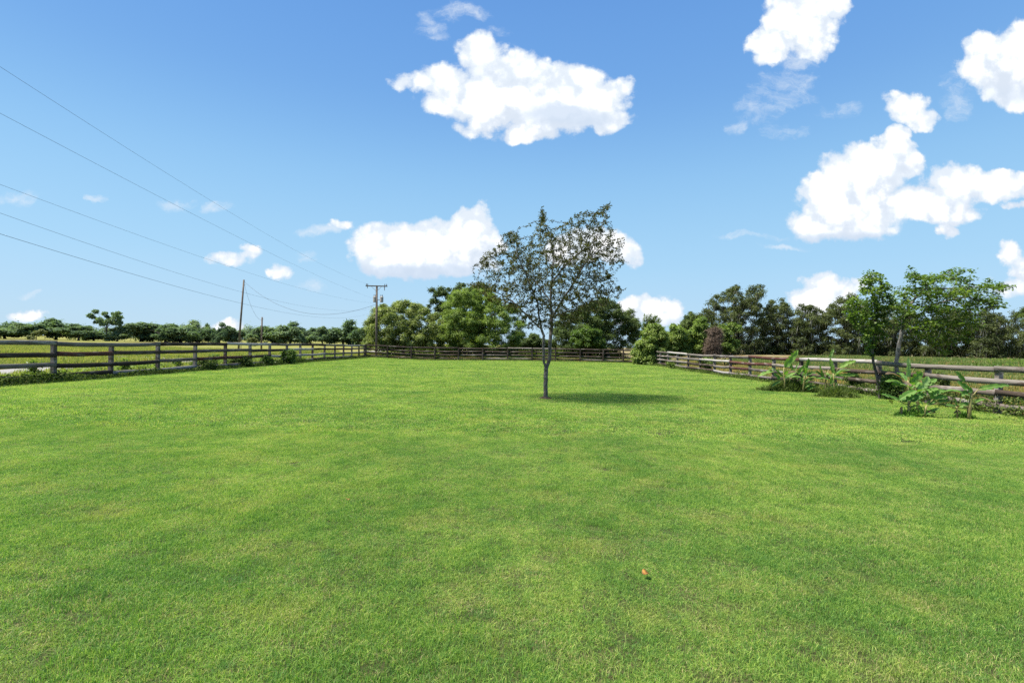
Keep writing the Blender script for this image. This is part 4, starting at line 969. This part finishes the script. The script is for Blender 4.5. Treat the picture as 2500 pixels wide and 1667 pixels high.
banana_plant('front banana plant with wide overlapping leaves in the right clump', 12.7, [(625,1045),(612,940),(605,830)], .045,
    [((520,825),(185,690),85,dict(face=(0,-.6,.8),arch=.06,petiole=[(600,850)])),((465,785),(735,640),100,dict(face=(-.2,-.7,.7),arch=.1)),((515,815),(735,700),90,dict(face=(-.2,-.7,.7),arch=.08)),((640,805),(880,688),95,dict(face=(0,-.7,.7),arch=.1,petiole=[(610,880)])),
     ((370,830),(305,790),60,dict(mat='banyel',face=(0,-.9,.4))),((640,900),(730,860),40,dict(face=(0,-.6,.8),petiole=[(615,960)])),((500,880),(480,1020),50,dict(mat='bandead',face=(0,-1,.1)))], S2, O2, g2)
banana_plant('banana plant with one broad pale paddle leaf, centre of the right clump', 12.9, [(750,1010),(748,840),(720,680),(690,560)], .05,
    [((758,655),(905,425),135,dict(mat='banpale',face=(.1,-.95,.3),arch=.02)),((865,570),(1038,465),75,dict(face=(0,-.7,.7))),((870,580),(1015,545),60,dict(face=(0,-.6,.8))),((690,600),(765,500),55,dict(face=(0,-.7,.7))),((700,560),(640,610),40,dict(face=(-.3,-.8,.5)))], S2, O2, g2)
banana_plant('low banana plant with many small leaves, right side of the right clump', 12.6, [(840,1040),(850,960),(880,860)], .04,
    [((905,660),(1055,608),70,dict(face=(0,-.7,.7))),((950,710),(1170,640),85,dict(face=(0,-.7,.7))),((985,765),(1200,740),80,dict(face=(0,-.7,.7),petiole=[(900,850)])),((890,855),(1015,800),70,dict(face=(0,-.7,.7))),((985,785),(890,595),60,dict(face=(-.4,-.8,.2))),
     ((860,995),(1080,905),55,dict(face=(0,-.6,.8),arch=.05)),((832,1000),(745,855),55,dict(face=(-.4,-.8,.3))),((1050,815),(1245,800),50,dict(face=(0,-.6,.8))),((900,960),(1020,970),50,dict(mat='bandead',face=(0,-.8,.5))),((760,800),(830,860),50,dict(face=(0,-.7,.7)))], S2, O2, g2)
banana_plant('knee-high banana sucker left of the lone tall banana', 12.5, [(1345,1045),(1345,960),(1330,880)], .035,
    [((1330,905),(1165,860),60,dict(face=(0,-.6,.8),arch=.2)),((1375,890),(1525,825),70,dict(face=(0,-.7,.7))),((1332,890),(1308,750),28,dict(face=(0,-1,.1))),((1340,940),(1290,985),30,dict(mat='bandead',face=(0,-1,.2))),((1350,930),(1400,990),30,dict(mat='bandead',face=(0,-1,.2)))], S2, O2, 'banana plants right of the right clump')
banana_plant('lone tall banana with two long outstretched leaves and a yellow stem', 12.4, [(1520,1045),(1535,900),(1548,780),(1560,680)], .055,
    [((1572,660),(1342,495),95,dict(face=(-.3,-.85,.4),arch=-.06)),((1450,500),(1318,345),72,dict(face=(-.3,-.85,.4),arch=-.04)),((1655,628),(2135,560),85,dict(face=(0,-.8,.6),arch=.05,petiole=[(1550,760),(1580,710)])),
     ((1520,660),(1405,725),70,dict(face=(-.2,-.8,.5),arch=.3)),((1505,880),(1495,990),45,dict(mat='bandead',face=(0,-1,.1)))], S2, O2, 'banana plants right of the right clump')

# ------------------------------------------------------------------ poles, wires
M['metal'], t_ = newmat('grey_painted_steel'); g_ = t_.n('ShaderNodeNewGeometry'); nz_ = t_.noise(g_.outputs['Position'], 8, 4, .7)
finish(t_, bsdf(t_, t_.mix(t_.mapr(nz_, .45, .7), (.36, .34, .31), (.24, .17, .12)), .5, .4))
M['wire'], t_ = newmat('dark_wire'); finish(t_, bsdf(t_, (.05, .055, .065), .6, .3))
M['porc'], t_ = newmat('brown_porcelain'); finish(t_, bsdf(t_, (.10, .075, .065), .3, .5))
TY = 56.8
tb = ground_under(918.5, TY); ttop = at(920, 697, TY)
tp = empty('transformer_pole', tb, 'utility pole with crossarm and two transformers beside the dense yellow-green tree', 'utility pole')
mb = MB(); mb.tube([Vector((0, 0, -.3)), (ttop - tb) * .5, ttop - tb], [.135, .12, .105], 10); mb.build('pole', M['pole'], tp, smooth=True)
h0 = (ttop - tb).z; c0 = (ttop - tb)
mb = MB(); mb.box((c0.x - 1.2, -.17, h0 - .14), (c0.x + 1.2, -.11, h0 - .02)); arm = mb.build('crossarm', M['pole'], tp)
for s in (-1, 1):
    mb = MB(); mb.tube([(c0.x + s * .55, -.14, h0 - .14), (c0.x + s * .06, -.11, h0 - .62)], .018, 6); mb.build('brace', M['metal'], tp)
for x in (-1.12, -.98, .92, 1.12):
    mb = MB(); mb.tube([(c0.x + x, -.14, h0 - .02), (c0.x + x, -.14, h0 + .05), (c0.x + x, -.14, h0 + .11), (c0.x + x, -.14, h0 + .16)], [.025, .05, .032, .045], 8); mb.build('insulator', M['porc'], tp)
for x, l in ((-1.0, .22), (.9, .42)):
    mb = MB(); mb.tube([(c0.x + x, -.2, h0 - .14), (c0.x + x + .02, -.2, h0 - .14 - l)], [.045, .03], 7); mb.build('cutout_fuse', M['porc'], tp)
for s, x in ((-1, -.30), (1, .46)):
    z0 = h0 - 1.86; can = MB()
    can.tube([(x, -.02, z0), (x, -.02, z0 + .04), (x, -.02, z0 + .55), (x, -.02, z0 + .58), (x, -.02, z0 + .66)], [.17, .185, .185, .20, .12], 14)
    tf = can.build('transformer', M['metal'], tp)
    for bx in (-.09, .08):
        mb = MB(); mb.tube([(x + bx, -.02, z0 + .6), (x + bx, -.02, z0 + .72), (x + bx, -.02, z0 + .86)], [.03, .045, .02], 7); mb.build('bushing', M['porc'], tf)
    mb = MB(); mb.box((min(x, 0), -.03, z0 + .25), (max(x, 0), .02, z0 + .31)); mb.build('bracket', M['metal'], tf)
def plain_pole(label, basepx, toppx, toppy, Y, r_):
    b = ground_under(basepx, Y); t = at(toppx, toppy, Y); o = empty('wooden_pole', b, label, 'pole')
    mb = MB(); mb.tube([Vector((0, 0, -.3)), (t - b) * .5, t - b], [r_ * 1.1, r_, r_ * .85], 10); mb.build('pole', M['pole'], o, smooth=True)
    d = t - b
    mb = MB(); mb.tube([d * .93 + Vector((r_ * .7, -.05, 0)), d * .93 + Vector((r_ + .16, -.05, .02))], .035, 6); mb.build('hook', M['metal'], o)
    return b, t
p1b, p1t = plain_pole('tall leaning wooden pole in the meadow beyond the left fence', 582, 595.5, 683, 76, .135)
p2b, p2t = plain_pole('short grey wooden post right of the tall leaning pole', 638, 640, 774, 84, .135)
st = MB(); sb_ = ground_under(588, 74); st.tube([(0, 0, -.2), (.02, 0, 1.9)], .045, 6)
tag(st.build('stake', M['pole'], None, sb_), 'thin stake standing beside the foot of the tall leaning pole', 'stake')
def wire(name, label, A, B, sag, r_, n=48, cat='wire', group=None):
    A = Vector(A); B = Vector(B); pts = []
    for k in range(n + 1):
        s = k / n; p = A.lerp(B, s); p.z -= sag * 4 * s * (1 - s); pts.append(p - A)
    mb = MB(); mb.tube(pts, r_, 5, True); o = mb.build(name, M['wire'], None, A, True); return tag(o, label, cat, group)
def fit_wire(A, obs, By=-14.0):
    """end of the span behind the camera and its sag, from the wire's course in the photograph"""
    best = None; A = Vector(A)
    def err(bx, bz, sg):
        xs, ys = [], []
        for k in range(0, 71):
            s = k / 70; p = A.lerp(Vector((bx, By, bz)), s); p.z -= sg * 4 * s * (1 - s)
            if p.y < 2.0: break
            q = project(p); xs.append(q[0]); ys.append(q[1])
        o = np.argsort(xs); yy = np.interp([a for a, _ in obs], np.array(xs)[o], np.array(ys)[o])
        return float(np.sum((yy - np.array([b for _, b in obs])) ** 2))
    x = np.array([-12.0, 7.5, 1.2]); stp = np.array([3.0, 2.0, .8]); e = err(*x)
    for it in range(60):
        imp = False
        for i in range(3):
            for sg in (1, -1):
                y = x.copy(); y[i] += sg * stp[i]
                if y[2] < .05: continue
                q = err(*y)
                if q < e: x, e, imp = y, q, True
        if not imp: stp *= .6
    return (x[0], By, x[1]), x[2], e
def pole_pt(px, py): return at(px, py, TY - .15)
WG = 'wires running from the transformer pole over the lawn'
for lab, A, obs in (
    ('uppermost power wire, from the left end of the crossarm', tb + Vector((c0.x - 1.12, -.14, h0 + .15)), [(0,163),(213,302),(425,433),(638,564),(808,655)]),
    ('second power wire from the top, ending just above the transformers', pole_pt(910, 728), [(0,280),(213,381),(425,500),(638,613),(800,685)]),
    ('third wire from the top, crossing above the leaning pole', pole_pt(914, 740), [(0,450),(160,508),(425,606),(638,676),(780,719)]),
    ('fourth wire from the top on the left side of the sky', pole_pt(914, 752), [(0,522),(213,592),(425,660),(638,730),(800,758),(850,759)]),
    ('lowest wire on the left side of the sky', pole_pt(914, 760), [(0,568),(213,638),(425,699),(638,752),(780,775),(850,776)])):
    B, sg, e = fit_wire(A, obs); print('wire', lab[:20], B, sg, e)
    wire('power_wire', lab, A, B, sg, .0036, 70, 'wire', WG)
wire('service_cable', 'twisted service cable slung from the leaning pole to the transformer pole', p1t + Vector((.15, 0, -.35)), pole_pt(915, 744), 2.6, .016, 48, 'cable')
wire('drop_wire', 'slack wire hanging from the leaning pole to the short post', p1t + Vector((.12, 0, -.8)), p2t + Vector((-.1, 0, -.5)), 1.15, .013, 30, 'wire')

# ------------------------------------------------------------------ weeds and small things
def weed_band(name, label, path, n, width, hfun, ls, mat='weed'):
    """ground cover along a line: leaves heaped up to a varying height"""
    path = np.array(path, float); seg = np.linalg.norm(np.diff(path, axis=0), axis=1); cum = np.concatenate([[0], np.cumsum(seg)])
    s = rng.uniform(0, cum[-1], n); x = np.interp(s, cum, path[:, 0]); y = np.interp(s, cum, path[:, 1])
    ox = rng.normal(0, width, n); oy = rng.normal(0, width, n); h = hfun(s) * np.exp(-(ox ** 2 + oy ** 2) / (2 * (width * 1.5) ** 2))
    x = x + ox; y = y + oy; z = ground_z(x, y) + h * np.sqrt(rng.uniform(0, 1, n))
    me = leaf_mesh(name, np.stack([x, y, z], 1), rng.normal(0, .6, (n, 3)) + [0, 0, .8], ls * rng.uniform(.5, 1.4, n), ls * .5 * rng.uniform(.6, 1.3, n))
    return tag(obj(name, me, M[mat]), label, None, None, 'stuff')
lpth = [(x + .05, y) for x, y in left_posts]
hl = lambda s: (.78 + .3 * np.sin(s * 2.7) * np.sin(s * 4.3 + 1)) * (.17 + .12 * np.sin(s * .9) * np.sin(s * .37 + 1) + .22 * np.exp(-((s - 6.5) / 2.8) ** 2) + .18 * np.exp(-((s - 22) / 3.2) ** 2) + .22 * np.exp(-((s - 25.5) / .9) ** 2))
weed_band('fence_weeds', 'dark leafy weeds creeping along the foot of the left fence', lpth, 42000, .27, hl, .10)
weed_band('fence_weeds', 'thin weeds along the foot of the back fence', back_posts, 7000, .22, lambda s: .15 + .08 * np.sin(s * 1.3), .10)
weed_band('fence_weeds', 'tangled weeds and dry stems under the right fence', [(x + .05, y) for x, y in right_posts[2:]], 26000, .30, lambda s: .19 + .08 * np.sin(s * 1.1) + .36 * smooth(24, 30, s), .085)
weed_band('back_scrub', 'low scrub growing at the foot of the trees behind the back fence', [(-16, 69), (-5, 70), (3, 70), (14, 68)], 32000, .8, lambda s: 1.7 + .5 * np.sin(s * .8), .27)
weed_band('roadside_weeds', 'light green weeds between the left fence and the gravel road', [(-17.4, 12), (-17.4, 30), (-17.6, 54)], 15000, .5, lambda s: .30 + .12 * np.sin(s * .7), .10, 'light')
weed_band('oak_undergrowth', 'dark undergrowth below the oaks on the right', [(26, 84), (38, 86), (52, 87), (68, 87), (90, 85)], 26000, 1.2, lambda s: 2.4 + .5 * np.sin(s * .5), .30, 'dark')
weed_band('field_plants', 'leafy green crop rows in the raised field on the right', [(30, 30), (46, 40), (62, 58)], 9000, 5.0, lambda s: .38 + 0 * s, .16, 'redbud')
def shrub(name, label, px, py, hw, hgt_px, n, ls, mat, depth=.45, nc=14, Y=None):
    b = on_ground(px, py) if Y is None else ground_under(px, Y); sc = b.y / F; w = hw * sc; h = hgt_px * sc
    root = empty(name, b, label, 'shrub'); C = []
    for _ in range(nc):
        a = rng.uniform(0, 6.28); r_ = math.sqrt(rng.uniform(0, 1)) * .75; zz = rng.uniform(.2, .85) * h * (1 - .5 * r_ * r_)
        C.append((w * r_ * math.cos(a), w * r_ * math.sin(a) * depth / .45 * .6, zz))
    C = np.array(C); Rr = np.full(nc, max(w, h * .5) * .36)
    mb = MB()
    for c in C[::2]: mb.tube([(0, 0, -.05), tuple(c * .5), tuple(c)], [.018, .012, .006], 5)
    mb.build('stem', M['bark_dark'], root)
    obj('foliage', leaves_on_clumps('foliage', C, Rr, n, ls, ls * .55, .1, .85, .4), M[mat], root)
shrub('vine_bush', 'rounded vine bush climbing the third bay of the right fence', 1732, 909, 17, 46, 2600, .10, 'bush', nc=16)
shrub('vine_bush', 'leafy bush against the fence between the banana clumps', 2084, 958, 26, 56, 3200, .07, 'weed', nc=18)
shrub('vine_bush', 'dark ivy bush at the foot of the slender vine-wrapped tree', 2178, 972, 24, 70, 3000, .075, 'redbud', nc=18, Y=17.0)
shrub('vine_bush', 'big leafy weed bush spilling through the left fence', 705, 889, 20, 40, 2600, .13, 'redbud', nc=14)
shrub('vine_bush', 'low spreading weeds covering the bottom rail left of the leaning pole', 500, 903, 30, 24, 2200, .11, 'weed', nc=16)
shrub('vine_bush', 'low leafy weeds covering the bottom rail below the leaning pole', 585, 896, 30, 26, 2400, .12, 'weed', nc=16)
shrub('vine_bush', 'green weeds rising against the rails below the short post', 650, 892, 22, 26, 1800, .12, 'redbud', nc=12)
shrub('vine_bush', 'small green bush at the foot of the corner thicket', 1640, 900, 12, 20, 900, .09, 'bush', nc=8)
shrub('vine_bush', 'arching palmetto-like bush behind the right fence beyond the bananas', 2290, 930, 26, 62, 2200, .13, 'weed', nc=14, Y=19.5)
for i, (px, Y, hp) in enumerate(((85, 17.9, 60), (300, 21.4, 52), (432, 24.6, 40), (520, 28.0, 42))):
    shrub('tall_weed', ['tall leafy weed poking up in the leftmost fence bay', 'tall weed behind the second bay of the left fence', 'leafy weed against the fourth bay of the left fence', 'bushy weed behind the left fence near the leaning pole'][i], px, 900, 11, hp, 240, .11, 'redbud', nc=7, Y=Y)
def tuft(label, px, py, hw, n, h, mat, name='grass_tuft', depth=.5):
    """a low mound of blades and small leaves, thinning out towards its rim"""
    b = on_ground(px, py); w = hw / F * b.y; r2 = np.random.default_rng(px)
    q = r2.normal(0, .42, (n, 2)); rr = np.minimum(np.linalg.norm(q, axis=1), 1.3); hh = h * np.exp(-(rr * 1.25) ** 2) * r2.uniform(.35, 1.15, n) + .015
    P = np.stack([q[:, 0] * w, q[:, 1] * w * depth, hh * r2.uniform(0, .45, n)], 1)
    ax = r2.normal(0, .55, (n, 3)) + [0, 0, 1.0]; nn = r2.normal(size=(n, 3)) + [0, -.3, .2]
    o = obj(name, leaf_mesh(name, P, nn, hh + .03, r2.uniform(.010, .034, n), ax, .05), M[mat], None, b)
    return tag(o, label, 'grass tuft')
tuft('dark weeds and grass heaped around the foot of the left banana clump', 1930, 955, 76, 7000, .42, 'weed')
tuft('dark grass around the foot of the tallest banana', 2045, 970, 50, 4000, .32, 'weed')
tuft('dark grass around the foot of the right banana clump', 2225, 1016, 44, 1300, .15, 'coarse')
tuft('short dark grass at the foot of the lone tall banana', 2355, 1020, 30, 600, .12, 'coarse')
# fallen leaves
m_, t_ = newmat('orange_dry_leaf'); g_ = t_.n('ShaderNodeNewGeometry'); nz_ = t_.noise(g_.outputs['Position'], 60, 3, .6)
finish(t_, bsdf(t_, t_.mix(t_.mapr(nz_, .4, .6), (.16, .045, .015), (.36, .19, .04)), .6, .3)); M['fallen'] = m_
def fallen(label, px, py, size, rz):
    b = on_ground(px, py); V = [(0, 0, 0)]; n = 16; Fq = []
    for i in range(n):
        a = 6.2832 * i / n; r_ = size * .5 * (.72 + .34 * abs(math.cos(a * 1.5)) + .08 * math.sin(5 * a))
        V.append((r_ * math.cos(a), r_ * math.sin(a) * .8, .35 * size * (abs(math.sin(a)) ** 1.5) + .004))
    for i in range(n): Fq.append((0, 1 + i, 1 + (i + 1) % n))
    o = obj('fallen_leaf', mesh_np('fallen_leaf', np.array(V), np.array(Fq)), M['fallen'], None, b + Vector((0, 0, .036))); o.rotation_euler = (.25, .1, rz)
    md = o.modifiers.new('thickness', 'SOLIDIFY'); md.thickness = .002
    tag(o, label, 'leaf', 'fallen leaves on the lawn')
fallen('curled orange fallen leaf on the lawn, lower right of centre', 1575, 1414, .058, .6)
fallen('tiny orange fallen leaf on the left half of the lawn', 848, 1229, .04, 2.0)
